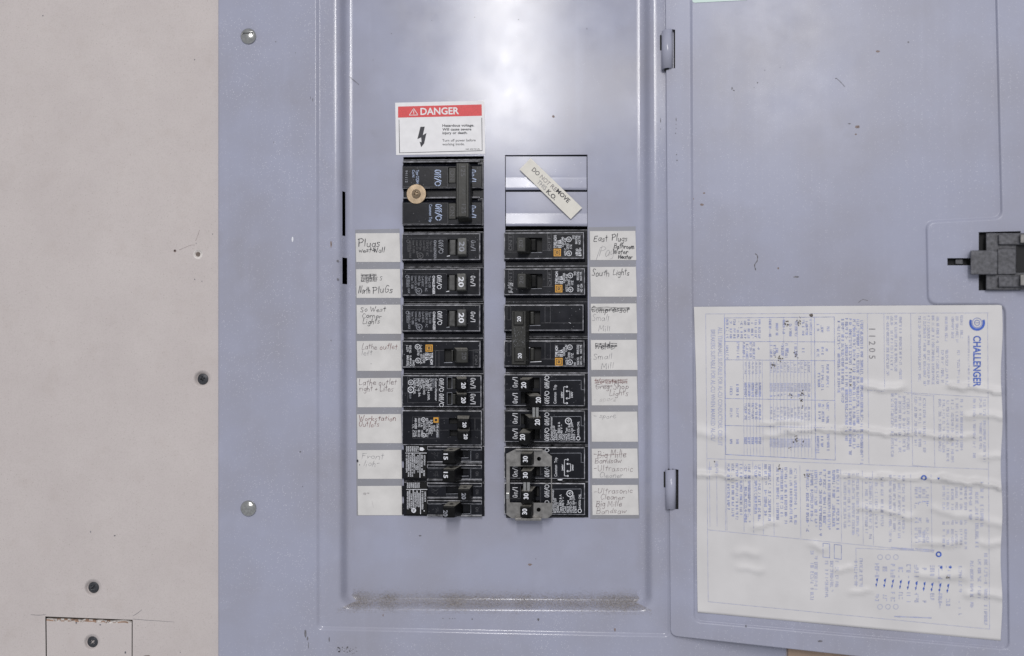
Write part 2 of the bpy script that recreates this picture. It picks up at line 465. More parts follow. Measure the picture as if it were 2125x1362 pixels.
M['edge'] = simple('black_plastic_edge_highlight', (.27, .27, .295), .33, var=.85, scale=260)  # pale bevel colour paints in the edge highlight, with patchy wear
M['pocket'] = simple('dusty_black_pocket', (.008, .008, .009), .7)
M['black2'] = simple('black_handle_plastic', (.0055, .0055, .006), .36, spec=.12, var=.4, scale=500, bump=.1)
M['hand_grey'] = simple('grey_handle_plastic', (.085, .085, .08), .45, var=.35, scale=600)
M['hand_dark'] = simple('dark_olive_handle_plastic', (.02, .02, .018), .42, spec=.4, var=.4, scale=600)
M['rocker'] = simple('grey_rocker_plastic', (.06, .06, .06), .5, var=.4, scale=500)
M['top_dust'] = simple('dusty_handle_top', (.22, .21, .19), .7, var=.5, scale=900)
M['white'] = simple('white_print', (.72, .73, .78), .5, var=.12, scale=900)
M['greyprint'] = simple('worn_grey_print', (.26, .27, .31), .5, var=.4, scale=600)
M['dimprint'] = simple('moulded_relief_tone', (.075, .075, .085), .5, var=.4, scale=600)  # flat grey painted in place of light catching on embossed plastic
M['blueprint'] = simple('pale_blue_print', (.40, .48, .68), .5, var=.15, scale=900)
M['gold'] = simple('gold_print', (.62, .31, .035), .5, var=.15, scale=800)
M['darkprint'] = simple('dark_print', (.02, .015, .012), .5)
M['label_black'] = simple('black_label', (.008, .0075, .008), .5, spec=.2)
M['card'] = simple('white_card', (.635, .62, .61), .7, spec=.3, var=.07, scale=90, bump=.05)
M['strip'] = paint_material('grey_film_strip', (.27, .275, .315), .35, .3, .05)
M['ink'] = simple('black_ink', (.03, .03, .04), .6)
M['redink'] = simple('brown_red_ink', (.20, .095, .095), .6, var=.4, scale=900)
M['greyink'] = simple('grey_brown_ink', (.21, .17, .18), .6, var=.35, scale=900)
M['pencil'] = simple('pencil', (.27, .265, .28), .6, var=.35, scale=1200)
M['faint'] = simple('faint_pencil', (.44, .42, .42), .6, var=.2, scale=1200)
M['sticker'] = simple('white_sticker', (.74, .73, .75), .5, var=.04, scale=200)
M['red'] = simple('danger_red', (.62, .045, .05), .5, var=.12, scale=900)
M['inkfade'] = simple('faded_black_print', (.23, .21, .22), .5, var=.4, scale=500)
M['cream'] = simple('cream_sticker', (.66, .635, .58), .5, var=.05, scale=200)
M['mint'] = simple('mint_sticker', (.50, .64, .60), .4)
M['paper'] = simple('aged_white_paper', (.615, .60, .605), .5, spec=.4, var=.05, scale=40, bump=.04)
M['blue1'] = simple('blue_print_faint', (.39, .41, .57), .6, var=.14, scale=300)
M['blue2'] = simple('blue_print', (.23, .27, .52), .6, var=.3, scale=300)
M['blue3'] = simple('strong_blue_print', (.045, .11, .45), .6, var=.25, scale=500)
M['stamp'] = simple('grey_stamp', (.22, .21, .23), .6, var=.4, scale=600)
M['smudge'] = simple('dark_smudge', (.09, .075, .065), .7, var=.6, scale=900)
M['scuff'] = simple('dark_scuff', (.15, .145, .165), .6, var=.5, scale=900)
M['rust'] = simple('brown_spot', (.22, .17, .16), .7, var=.3, scale=900)
M['steel'] = simple('bright_steel', (.46, .46, .45), .2, 1, var=.15, scale=700, bump=.1)
M['clip'] = simple('galvanised_steel', (.25, .243, .238), .42, .7, var=.25, scale=260, bump=.12, bscale=800)
M['zinc'] = simple('yellow_zinc', (.33, .25, .17), .36, .6, var=.25, scale=260, bump=.08)
M['screw'] = simple('black_phosphate', (.045, .047, .055), .42, .3, var=.4, scale=900)
M['gypsum'] = simple('torn_gypsum', (.66, .62, .60), .9, var=.25, scale=600, bump=.6)
M['kraft'] = simple('torn_brown_paper', (.36, .24, .18), .9, var=.35, scale=500, bump=.6)
M['gap'] = simple('dark_saw_cut', (.16, .13, .115), .9, var=.4, scale=500)
M['wood'] = simple('tan_board', (.44, .32, .24), .7, var=.2, scale=30)
M['latch'] = simple('scuffed_black_latch', (.082, .082, .094), .36, var=.45, scale=450, bump=.3, bscale=1200)
M['dust1'] = simple('brown_dust', (.29, .25, .215), .95, var=.4, scale=900)
M['dust2'] = simple('pale_dust', (.42, .40, .40), .95, var=.3, scale=900)

# depths (smaller = nearer the camera)
Y_WALL, Y_COVER, Y_RIM, Y_PAN, Y_FACE, Y_SHOULDER, Y_TIP = 6, 0, 5, 31, 21, 35, -18

# ------------------------------------------------------------------ wall
wall = MB()
drywall_screws = [(420, 787), (193, 1220)]
patch_hole = [(94, 1279.5), (275.3, 1286.5), (274.5, 1640), (98, 1640)]
holes = [circle(411, 528, 10, 18), circle(363, 521, 3, 10), circle(420, 787, 19, 24), circle(193, 1220, 19, 24)]
wall.tess([[(-900, -700), (2900, -700), (2900, 2100), (-900, 2100)], patch_hole, [(640, -240), (1410, -240), (1410, 1330), (640, 1330)]] + holes, lambda a, b: P(a, b, Y_WALL))
def cone(mb, cx, cy, r0, r1, y0, y1, n, mi=0, mi2=1):
    rings = []
    for k in range(5):
        t = k/4
        rings.append([P(a, b, y0 + (y1-y0)*t**1.4) for a, b in circle(cx, cy, r0 + (r1-r0)*t, n)])
    mb.loops(rings, mi, True)
    mb.add(rings[-1], [list(range(n))], mi2)
cone(wall, 411, 528, 10, 5, Y_WALL, Y_WALL+4, 18, 3, 2)
wall.loops([[P(a, b, Y_WALL+3.9) for a, b in circle(412, 527, 5, 18)], [P(a, b, Y_WALL+30) for a, b in circle(412, 527, 4, 18)]], 2, True)
cone(wall, 363, 521, 3, 1.5, Y_WALL, Y_WALL+3, 10, 1, 1)
for cx, cy in drywall_screws: cone(wall, cx, cy, 19, 11, Y_WALL, Y_WALL+8, 24, 0, 0)
wall.loops([[P(a, b, Y_WALL) for a, b in patch_hole], [P(a, b, Y_WALL+12) for a, b in patch_hole]], 2, False)
wall.quad([P(a, b, Y_WALL+12) for a, b in patch_hole], 2)
wl = wall.build('wall', [M['board'], M['rust'], M['gap'], M['gypsum']], kind='structure')

cut = MB()
top = [(96.5, 1288.5)] + [(96.5 + 176.9*i/24, 1289 + 5.2*i/24 + rng.uniform(-1.4, 1.4)) for i in range(1, 24)] + [(273.4, 1295)]
outline = top + [(272.6, 1640), (100, 1640)]
cut.tess([outline, circle(191, 1333, 18, 24)], lambda a, b: P(a, b, Y_WALL+.6))
cut.loops([[P(a, b, Y_WALL+.6) for a, b in outline], [P(a, b, Y_WALL+30) for a, b in outline]], 1, False)
cone(cut, 191, 1333, 18, 11, Y_WALL+.6, Y_WALL+7, 24, 0, 0)
# torn bevel along the top: gypsum core and brown paper fibres
n = len(top)
t1 = [P(a, b, Y_WALL+.6) for a, b in top]
t2 = [P(a, b - 2.6 + rng.uniform(-.9, .9), Y_WALL+3 + rng.uniform(-1, 1)) for a, b in top]
t3 = [P(a, b - 6.0 + rng.uniform(-.8, .8), Y_WALL+7) for a, b in top]
for i in range(n-1):
    cut.add([t1[i], t1[i+1], t2[i+1], t2[i]], [[0, 1, 2, 3]], 3 if rng.random() < .55 else 2)
    cut.add([t2[i], t2[i+1], t3[i+1], t3[i]], [[0, 1, 2, 3]], 2 if rng.random() < .8 else 3)
for i in range(26):
    x = rng.uniform(98, 270); y = 1284 + (x-96)*.03 + rng.uniform(0, 4)
    w, h = rng.uniform(1.5, 5), rng.uniform(1, 2.4)
    a = P(x, y, Y_WALL+rng.uniform(-1.2, .5))
    cut.add([a, P(x+w, y+rng.uniform(-1, 1), Y_WALL), P(x+w*.6, y+h, Y_WALL+1), P(x, y+h, Y_WALL+1)], [[0, 1, 2, 3]], 2 if i % 2 else 3)
cut.build('cut_panel', [M['board'], M['gap'], M['gypsum'], M['kraft']], wl)
marks = MB()
wp = flat(Y_WALL, .2)
for pl in ([(276, 1285), (300, 1287), (330, 1289), (360, 1291)], [(64, 1276), (80, 1277), (95, 1276)], [(277, 1278), (285, 1273), (294, 1266)]):
    ribbon(marks, pl, .9, wp, 0)
for pl in ([(372, 519), (384, 514), (396, 509), (404, 509)], [(406, 500), (410, 490), (414, 478)]):
    ribbon(marks, spline(pl), .7, wp, 1)
for x, y, a, b in ((89, 33, 2, 1.4), (404, 124, 1.3, 2.2), (188, 1104, 1.4, 2.4), (238, 1112, 2.2, 1.8), (441, 486, 1.3, 1.3), (407, 505, 1.2, 1.2), (260, 1354, 2, 3.5), (305, 1362, 9, 3), (374, 1354, 1.4, 1.2), (158, 1293, 2.2, 2.6), (208, 1297, 2.2, 1.8), (404, 580, 1.4, 1.8), (419, 584, 1.4, 1.4)):
    blob(marks, x, y, a, b, wp if y < 1285 or x > 280 else flat(Y_WALL+.6, .2), 0 if (a+b) < 6 else 1)
marks.build('pencil_marks', [M['scuff'], M['rust']], wl)

# drywall screws
def cross(u, v, r, h=2.0, w=1.7, l=5.6, d=4.5, ang=.4):
    a, b = u*math.cos(ang)+v*math.sin(ang), -u*math.sin(ang)+v*math.cos(ang)
    q = (u*u+v*v)/(r*r)
    hh = h*(1-q)
    if (abs(a) < w and abs(b) < l) or (abs(b) < w and abs(a) < l): hh -= d
    return hh
for (x, y, lab, ang) in ((420, 787, 'black countersunk drywall screw in the board beside the panel edge', .3),
                         (193, 1220, 'black drywall screw in the board just above the sawn cut', .9),
                         (191, 1333, 'black drywall screw in the sawn out square of board', .75)):
    c = P(x, y, Y_WALL+3)
    t = thing('drywall_screw', c, lab, 'screw', 'drywall screws')
    mb = MB(); dome(mb, c.x, c.z, c.y + 2, 11.5, lambda u, v: cross(u, v, 11.5, ang=ang), 22, 60)
    mb.build('screw_head', M['screw'], t)

# board behind the door
wb = MB()
a, b = P(1634, 1345, Y_WALL), P(1800, 1345, Y_WALL)
block(wb, (a.x, b.x, -1000, -560), 1, (a.x, b.x, -1000, -560), Y_WALL, 1, 2)
o = wb.build('wood_board', M['wood']); o['label'] = 'tan wooden board on the wall, just showing under the open door'; o['category'] = 'board'

# ------------------------------------------------------------------ panel
panel = thing('electrical_panel', P(1020, 681, Y_WALL), 'grey blue steel electrical panel with its door swung open to the right', 'electrical panel')
SLOTS = ((398, 490), (535, 590))
def quadloop(c4, y, rad, seg, cuts):
    """rounded quadrilateral; corners top-left, top-right, bottom-right, bottom-left as (x,z); extra points on the left side at heights cuts"""
    out = []
    n = 4
    for i in range(n):
        p = Vector(c4[i]); a = Vector(c4[i-1]); b = Vector(c4[(i+1) % n])
        d1 = (a-p).normalized(); d2 = (b-p).normalized()
        s, e = p + d1*rad, p + d2*rad
        for k in range(seg+1):
            t = k/seg
            q = s*(1-t)**2 + p*2*t*(1-t)*1.0 + e*t*t
            out.append(Vector((q.x, y, q.y)))
        if i == 3:
            tl = Vector(c4[0])
            for z in cuts:
                f = (z - e.y)/(tl.y - e.y)
                q = e + (tl-e)*f
                out.append(Vector((q.x, y, z)))
    return out
def corners(L, R, T, B, Y, dL=0, dR=0, skewB=0):
    q = [P(L, T, Y), P(R, T, Y), P(R + dR, B + skewB, Y), P(L + dL, B, Y)]
    return [(v.x, v.z) for v in q]
cuts = sorted([P(710, y, 20).z for s in SLOTS for y in s])
Q = []
Q.append((corners(453, 1632, -260, 1640, Y_WALL+4), Y_WALL+4, 3))
Q.append((corners(453, 1632, -260, 1640, Y_COVER+2.4), Y_COVER+2.4, 3))
Q.append((corners(455.4, 1630, -258, 1638, Y_COVER), Y_COVER, 3))
c0 = corners(654, 1388, -150, 1309, Y_COVER, 1, 4, 15)
c1 = corners(664, 1379, -140, 1299, Y_RIM, 1, 4, 15)
def lerpc(a, b, t): return [(p[0]+(q[0]-p[0])*t, p[1]+(q[1]-p[1])*t) for p, q in zip(a, b)]
for t, y in [(k/12, 5*(.5 - .5*math.cos(math.pi*k/12))) for k in range(13)]:
    Q.append((lerpc(c0, c1, t), y, 14 - 5*t))
i_rim = len(Q) - 1
c2 = corners(690, 1364, -118, 1274, Y_RIM, 3, 4, 4)
c3 = corners(733, 1320, -80, 1233, Y_PAN, 1, 4, 4)
NPR = 26
prof = [(k/NPR, 5 + 26*(.06*k/NPR + .94*(.5 + .5*math.tanh(6.5*(k/NPR-.5))/math.tanh(3.25)))) for k in range(NPR+1)]
i_w0 = len(Q)
for t, y in prof: Q.append((lerpc(c2, c3, t), y, 34 - 14*t))
L = [quadloop(c, y, r, 8, cuts) for c, y, r in Q]
cov = MB()
nl = len(L[0]); i0 = nl - len(cuts)      # the left side cuts are the last points of each loop
steep = range(i_w0 + 12, i_w0 + 17)
def skip(k, i):
    return (k in steep and i == i0) or (k in steep[:3] and i == i0 + 2)
# flat runs are flat shaded, bends smooth
for k in range(len(L)-1):
    big = k in (2, i_rim)
    cov.loops([L[k], L[k+1]], 0, not big, True, (lambda kk, i, K=k: skip(K, i)))
lh = [(837, 326), (1004, 324), (1006, 1072), (838, 1071)]
rh = [(1048, 322), (1219, 321), (1221, 1075), (1050, 1075)]
inner = L[-1]
polys = [[(v.x, v.z) for v in inner]] + [[(P(a, b, Y_PAN).x, P(a, b, Y_PAN).z) for a, b in h] for h in (lh, rh)]
cov.tess(polys, lambda a, b: Vector((a, Y_PAN, b)))
for h in (lh, rh):
    cov.loops([[P(a, b, Y_PAN) for a, b in h], [P(a, b, Y_PAN) + Vector((0, 4, 0)) for a, b in h]], 0, False)
cover = cov.build('cover', M['paint'], panel)
enc = MB()
e0 = grow((c3[0][0], c3[1][0], c3[2][1], c3[0][1]), -4)
e0 = (c2[0][0]-6, c2[1][0]+6, c2[3][1], c2[0][1])
enc.loops([rloop(e0, Y_PAN+5), rloop(e0, 190)], 0, False); enc.quad(rloop(e0, 190))
# side walls that close the gap behind the slotted ledge
enc.loops([rloop(grow(e0, 8), 8), rloop(e0, Y_PAN+5)], 0, False)
enc.build('enclosure', M['dark'], panel)

# knockout plates
for (x0, x1, y0, y1, yc) in ((1049.5, 1217.5, 325, 395, 370), (1050, 1218.5, 398.5, 470, 444)):
    kp = MB()
    cols = 24; rows = []
    ys = [y0, y0+20, yc-14, yc-8, yc-4, yc-2, yc, yc+2, yc+6, y1-6, y1]
    for y in ys:
        r_ = []
        for i in range(cols+1):
            f = i/cols; x = x0 + (x1-x0)*f
            bend = max(0, (y - yc)/(y1 - yc))
            h = bend*4.4*(1 - .35*max(0, f-.55)/.45) + math.sin(f*math.pi)*1.0*min(1, max(0, (y-y0)/40))
            q = P(x, y, Y_PAN+3); r_.append(q - Vector((0, h, 0)))
        rows.append(r_)
    kp.loops(rows, 0, True, False)
    kp.loops([rows[-1], [v + Vector((0, 6, 0)) for v in rows[-1]]], 0, False, False)
    kp.build('knockout_plate', M['paint_gloss'], panel)

# door
ANG = math.radians(12)
H0 = P(1386, 681, -5)
DN = Vector((-math.sin(ANG), -math.cos(ANG), 0))
def D(px, py, off=0.0):
    v = ray(px, py); h = H0 + DN*off
    return CAM + v*((h - CAM).dot(DN)/v.dot(DN))
def round_poly(pts, rad, seg=6):
    out = []; n = len(pts)
    for i in range(n):
        p = Vector(pts[i]); a = Vector(pts[i-1]); b = Vector(pts[(i+1) % n])
        r = rad if not isinstance(rad, (list, tuple)) else rad[i]
        d1 = (a-p).normalized()*r; d2 = (b-p).normalized()*r
        for k in range(seg+1):
            t = k/seg
            q = (p+d1)*(1-t)**2 + p*2*t*(1-t) + (p+d2)*t*t
            out.append((q.x, q.y))
    return out
def offset_poly(pts, d):
    n = len(pts); out = []
    for i in range(n):
        p, a, b = Vector(pts[i]), Vector(pts[i-1]), Vector(pts[(i+1) % n])
        e1 = (p-a).normalized(); e2 = (b-p).normalized()
        n1 = Vector((-e1.y, e1.x)); n2 = Vector((-e2.y, e2.x))
        m_ = (n1+n2).normalized(); k = d/max(.2, m_.dot(n1))
        out.append(tuple(p + m_*k))
    return out
field = [(1429, -160), (2068, -160), (2083, 457), (1927, 465), (1930, 627), (2090, 627), (2098, 1352), (1436, 1294)]
prof_d = [(0, 0), (1.2, .1), (2.4, .5), (3.6, 1.4), (5.4, 3.6), (6.4, 4.6), (7.4, 4.95), (8.4, 5)]
fl = [round_poly(offset_poly(field, d), [16, 16, 18, 18, 20, 20, 16, 16], 6) for d, _ in prof_d]
door_out = round_poly([(1380, -260), (2190, -260), (2190, 1406), (1392.5, 1318.5)], [10, 10, 10, 14], 8)
hinge_px = ((1374, 1397, 60, 142), (1382, 1404, 973, 1057))
notch = [[(hx1 - 9, y0), (hx1 + 4, y0 + 2), (hx1 + 4, y1), (hx1 - 9, y1)] for hx0, hx1, y0, y1 in hinge_px]
slot_top = [(1966, 536), (2016, 536), (2016, 551), (1966, 551)]
latch_hole = [(2031, 482), (2118, 480), (2118, 603), (2031, 603)]
dm = MB()
dm.tess([door_out, fl[0]] + notch + [slot_top, latch_hole], lambda a, b: D(a, b, 0), 0)
dm.loops([[D(a, b, -o_) for a, b in l] for l, (d, o_) in zip(fl, prof_d)], 0, True)
dm.tess([fl[-1]], lambda a, b: D(a, b, -5), 0)
edge = [door_out]
dm.loops([[D(a, b, 0) for a, b in door_out], [D(a, b, -1.5) + (Vector((0, 0, 0))) for a, b in offset_poly(door_out, -1.2)], [D(a, b, -9) for a, b in offset_poly(door_out, -1.0)]], 0, True)
for h in notch: dm.loops([[D(a, b, 0) for a, b in h], [D(a, b, -8) for a, b in h]], 1, False); dm.quad([D(a, b, -8) for a, b in h], 1)  # notch lining coloured dark to paint the shade beside the hinge
for h in (slot_top, latch_hole):
    dm.loops([[D(a, b, 0) for a, b in h], [D(a, b, -10) for a, b in h]], 1, False)
    dm.quad([D(a, b, -10) for a, b in h], 1)
door = dm.build('door', [M['paint_door'], M['dark']], panel)

# latch on the door: frame, slider, spring tongue
def dplate(mb, x0, x1, y0, y1, o0, o1, mi=0, b=1.6):
    o_ = round_poly([(x0, y0), (x1, y0), (x1, y1), (x0, y1)], 2.2, 3)
    i_ = round_poly([(x0+b, y0+b), (x1-b, y0+b), (x1-b, y1-b), (x0+b, y1-b)], 1.5, 3)
    f0, f1 = [D(a, c, o0) for a, c in o_], [D(a, c, o1-b) for a, c in o_]
    mb.loops([f0, f1, [D(a, c, o1) for a, c in i_]], mi, True)
    mb.add([D(a, c, o1) for a, c in i_], [list(range(len(i_)))], mi)
lb = MB()
dplate(lb, 2046, 2180, 484, 602, -9, 9)
dplate(lb, 2072, 2118, 487, 508, 9, 15)
dplate(lb, 2072, 2118, 574, 596, 9, 15)
lb.build('latch_body', M['latch'], door)
ls = MB()
dplate(ls, 2014, 2070, 520, 570, 1, 18)
dplate(ls, 2070, 2108, 516, 570, 9, 13)
ls.build('latch_slider', M['latch'], door)
lk = MB()
dplate(lk, 1982, 1999, 537.5, 549.5, -9, -4)
lk.build('latch_tongue', M['latch'], door)
lp = MB()
dplate(lp, 2117, 2170, 486, 505, 9, 24)
dplate(lp, 2117, 2170, 570, 593, 9, 24)
lp.build('latch_stop', M['clip'], door)
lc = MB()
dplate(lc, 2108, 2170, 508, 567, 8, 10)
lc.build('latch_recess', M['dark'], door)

# hinge barrels: rolled sheet
for hx0, hx1, y0, y1 in hinge_px:
    hb = MB()
    a, b = P(hx0, (y0+y1)/2, -8), P(hx1, (y0+y1)/2, -8)
    cx, R = (a.x+b.x)/2, (b.x-a.x)/2
    zt, zb = P(hx0, y0, -8).z, P(hx0, y1, -8).z
    n_ = 22
    def arc(z, r, dz=0):
        return [Vector((cx + r*math.cos(math.radians(-8+205*i/n_)), -1 - r*math.sin(math.radians(-8+205*i/n_))*.95, z + dz*(i/n_))) for i in range(n_+1)]
    lo = [arc(zb, R), arc(zt, R, -4)]; li = [arc(zb, R-3), arc(zt, R-3, -4)]
    hb.loops(lo, 0, True, False); hb.loops(li, 0, True, False)
    hb.loops([lo[0], li[0]], 0, False, False); hb.loops([lo[1], li[1]], 0, False, False)
    for e_ in (0, n_): hb.quad([lo[0][e_], lo[1][e_], li[1][e_], li[0][e_]])
    hb.build('hinge', M['paint_gloss'], panel)
    hs = MB(); block(hs, (cx-R-2.6, cx-R+1, zb+42, zt-8), Y_RIM-.5, (cx-R-2.6, cx-R+1, zb+42, zt-8), Y_RIM+.5, .2, .8); hs.build('hinge_gap_shade', M['dark'], panel)  # thin dark strip set proud of the rim, painted shade of a gap
    # pin inside the roll
    hp = MB(); block(hp, (cx-5, cx+5, zb-3, zt-1), -6, (cx-5, cx+5, zb-3, zt-1), 4, 2, 2); hp.build('hinge_pin', M['dark'], panel)

# scuffs and spots on the painted steel
sc = MB()
fc, fr, fp = flat(Y_COVER, .15), flat(Y_RIM, .15), flat(Y_PAN, .15)
fd = lambda a, b: D(a, b, .2); ff = lambda a, b: D(a, b, -4.8)
for i in range(34): 
    x = 700 + abs(rng.gauss(0, 22)); blob(sc, x + rng.uniform(-3, 3), 1347 + rng.gauss(0, 4.5), rng.uniform(.8, 2.2), rng.uniform(.7, 1.8), fc, 0)
for x, y, a, b in ((634, 1315, 3, 9), (638, 1326, 2, 5), (683, 1327, 1.6, 6), (640, 1340, 1, 9), (572, 87, 1.6, 1.2), (649, 207, 1, 5), (644, 203, .8, 4), (568, 296, .7, 3), (628, 1010, 1, 2), (623, 938, 2.2, 2), (613, 110, 1, 1)):
    blob(sc, x, y, a, b, fc, 0)
for x, y, a, b, k in ((687, 507, 2.2, 10, 1), (701, 542, 3, 3, 0), (701, 580, 3, 3.5, 0), (687, 629, 1, 1.2, 0), (687, 649, 1, 1.2, 0), (687, 707, 1.2, 3, 0), (919, 1284, 1.6, 1.6, 0), (933, 1284, 1.4, 1.2, 0), (939, 1284, 1.2, 1.2, 0), (944, 1284, 1, 1.4, 0), (980, 1285, 2, 1.8, 0), (1117, 1286, 2.8, 3.6, 0), (1276, 1307, 2.4, 5, 1), (795, 1277, 1.4, 3, 1), (903, 1266, .9, 2.2, 0)):
    blob(sc, x, y, a, b, fr, k)
for x, y, a, b, k in ((1148, 242, 3.6, 3.4, 1), (812, 70, 1.2, 1.2, 0), (774, 125, 1, 1, 0), (896, 43, 1.2, 1.4, 0), (985, 36, 1.4, 1.4, 0), (1076, 41, 1.4, 1.4, 0), (1334, 1010, 4.2, 4.6, 1), (872, 1112, 4, 2, 0), (1100, 1172, 5, 3, 1), (1112, 1160, 1.2, 1.2, 0), (1218, 60, 1, 2.4, 0)):
    blob(sc, x, y, a, b, fp, k)
ribbon(sc, spline([(723, 158), (733, 166), (744, 175)]), 1.4, lambda a, b: P(a, b, 30), 0)
ribbon(sc, spline([(1568, 527), (1572, 532), (1571, 542), (1566, 550), (1568, 560)]), 2.6, ff, 0)
ribbon(sc, spline([(1782, 628), (1790, 622), (1800, 624)]), 1.6, ff, 0)
ribbon(sc, [(1736, 163), (1744, 170), (1753, 180)], 1.3, ff, 0)
for x, y, a, b, k in ((1519, 184, 2.2, 3.5, 0), (1523, 188, 2.2, 2, 0), (1572, 172, 1.6, 2, 0), (1565, 182, 1.2, 1, 0), (1587, 146, 1.4, 1.2, 0), (1619, 140, 1, 1, 0), (1822, 107, 5, 2.8, 1), (1885, 88, 2.6, 2, 0), (1763, 257, 4, 1.4, 0), (1779, 263, 6.5, 3.6, 1), (1776, 279, 3, 2, 1), (1735, 163, 2.4, 1.4, 0), (1438, 413, 3.4, 2.8, 1), (1457, 425, 5.5, 3, 1), (1461, 401, 3, 2, 1), (1437, 425, 2.2, 2, 1), (1652, 575, 7, 2.4, 0), (1615, 557, 2, 3, 1)):
    blob(sc, x, y, a, b, ff, k)
for x, y, a, b in ((1403, 248, 1.2, 5), (1403, 258, 1.1, 1.4), (1403, 267, 1.4, 1.6), (1402, 277, 1.3, 1.4), (1404, 321, 1.4, 1.6), (1405, 333, 2, 1.8), (1702, 1331, 7, 2.6), (1548, 1300, 1.6, 3)):
    blob(sc, x, y, a, b, fd, 0)
for x, y, a, b in ((1371, 250, 1.2, 6), (1371, 268, 1, 2)): blob(sc, x, y, a, b, fr, 0)
sc.build('scuff_marks', [M['scuff'], M['rust']], panel, kind='stuff')
ws = MB(); blob(ws, 607, 497, 2.2, 6, fc, 0, rough=.2); ws.build('paint_chip', M['white'], panel)

# cover screws
def slotdome(u, v, r, h, slot):
    q = min(1, (u*u+v*v)/(r*r)); hh = h*math.sqrt(max(0, 1-q*.92))
    if slot and abs(v - 4.5 + u*-.05) < 1.7 and abs(u) < r*.72: hh -= 4.5
    return hh
for x, y, lab, slot in ((516, 76, 'shiny oval slotted screw near the top left of the panel cover', True), (516, 1055, 'shiny smooth domed screw near the bottom left of the panel cover', False)):
    c = P(x, y, Y_COVER)
    t = thing('cover_screw', c, lab, 'screw', 'screws holding the panel cover')
    mb = MB(); dome(mb, c.x, c.z, Y_COVER, 16.5, lambda u, v: slotdome(u, v, 16.5, 8, slot), 40, 96)
    mb.build('screw_head', M['steel'], t)

# dust on the bottom ledge
du = MB()
for i in range(110000):
    x = rng.uniform(700, 1352)
    clump = .32 + .68*max(math.exp(-((x-945)/26)**2), .8*math.exp(-((x-735)/30)**2), .8*math.exp(-((x-805)/16)**2), .5*math.exp(-((x-1000)/35)**2), .5*math.exp(-((x-1090)/22)**2), .8*math.exp(-((x-1290)/50)**2), .35*math.exp(-((x-1180)/40)**2))
    if rng.random() > clump: continue
    f = min(1.4, max(.03, rng.gauss(.62, .24)))
    if not 690 + 43*min(f, 1) < x < 1366 - 44*min(f, 1): continue
    y = 1233 + 4*f*(x-1020)/300*0 + (1274-1233)*(1-f)
    # height of the ledge surface there
    yy = 31 if f > 1 else 5
    for k in range(len(prof)-1):
        if prof[k][0] <= f <= prof[k+1][0]:
            yy = prof[k][1] + (prof[k+1][1]-prof[k][1])*(f-prof[k][0])/(prof[k+1][0]-prof[k][0])
    c = P(x, 1274 - (1274-1233)*f + 4*(x-690)/674, yy) + Vector((0, -1.0, 1.6))
    r = rng.uniform(.28, .68) * (1.4 if rng.random() < .06 else 1)
    vs = [c + Vector((rng.uniform(-r, r), rng.uniform(-r, .2), rng.uniform(-r, r))) for _ in range(4)]
    du.add(vs, [[0, 1, 2], [0, 2, 3], [0, 1, 3], [1, 2, 3]], 0 if rng.random() < .5 else 1)
o = du.build('dust', [M['dust1'], M['dust2']], None, False, kind='stuff'); o['label'] = 'brown dust lying along the bottom ledge of the panel recess'; o['category'] = 'dust'

# ------------------------------------------------------------------ label strips and cards
def mp_flat(Y): return lambda a, b, off: P(a, b, Y - off)
for pts, lab in (([(737, 477), (829, 475), (836, 1070), (740, 1070)], 'grey film strip behind the white cards left of the breakers'),
                 ([(1221, 472), (1319, 470), (1327, 1076), (1225, 1077)], 'grey film strip behind the white cards right of the breakers')):
    mb = MB(); plate(mb, [pts], mp_flat(Y_PAN), .5)
    o = mb.build('label_strip', M['strip']); o['label'] = lab; o['category'] = 'label strip'; o['group'] = 'label strips'
YC = Y_PAN - 1.1
K = flat(YC, .2)
def card(x0, x1, y0, y1, lab, dx=2.0):
    t = thing('label_card', P((x0+x1)/2, (y0+y1)/2, Y_PAN-.5), lab, 'label card', 'white cards naming the circuits')
    mb = MB(); plate(mb, [[(x0, y0), (x1, y0-.5), (x1+dx, y1), (x0+dx*.6, y1)]], mp_flat(Y_PAN-.5), .6)
    mb.build('card', M['card'], t)
    return t
INKS = [M['ink'], M['redink'], M['greyink'], M['pencil'], M['faint']]
def strike(mb, x0, x1, y, mi=0, n=2, w=1.2, amp=2.5):
    for k in range(n):
        yy = y + (k - (n-1)/2)*3
        ribbon(mb, spline([(x0 + (x1-x0)*i/5, yy + rng.uniform(-amp, amp)*.5) for i in range(6)]), w, K, mi)

c = card(738, 829, 484.5, 544, 'white card with Plugs West Wall written in black ink')
h = MB(); hand(h, 'Plugs', 744, 790, 496, 513, K, 1.8); hand(h, 'west Wall', 745, 799, 514, 524, K, 1.6); h.build('handwriting', INKS, c)
c = card(739, 830, 559, 618.5, 'white card with a scribbled out word over North Plugs')
h = MB(); hand(h, 'Lights', 750, 784, 571, 583, K, 1.2); hand(h, 's', 788, 794, 568, 582, K, 1.4); strike(h, 749, 781, 577, 0, 6, 1.0, 2); 
for x in (753, 760, 769, 776): line(h, x, 570, x+1, 585, .9, K, 0, 2)
line(h, 749, 572, 781, 571, 1, K, 0, 3); hand(h, 'North', 744, 769, 595, 609, K, 1.6); hand(h, 'PluGs', 774, 816, 594, 608, K, 1.6); h.build('handwriting', INKS, c)
c = card(740, 831, 633, 693, 'white card with So West Corner Lights in black ink')
h = MB(); hand(h, 'So West', 748, 802, 637, 647, K, 1.4); hand(h, 'Corner', 752, 793, 650, 660, K, 1.4); hand(h, 'Lights', 753, 789, 661, 672, K, 1.3); h.build('handwriting', INKS, c)
c = card(740.5, 831.5, 708, 770, 'white card with Lathe outlet left in fading ink')
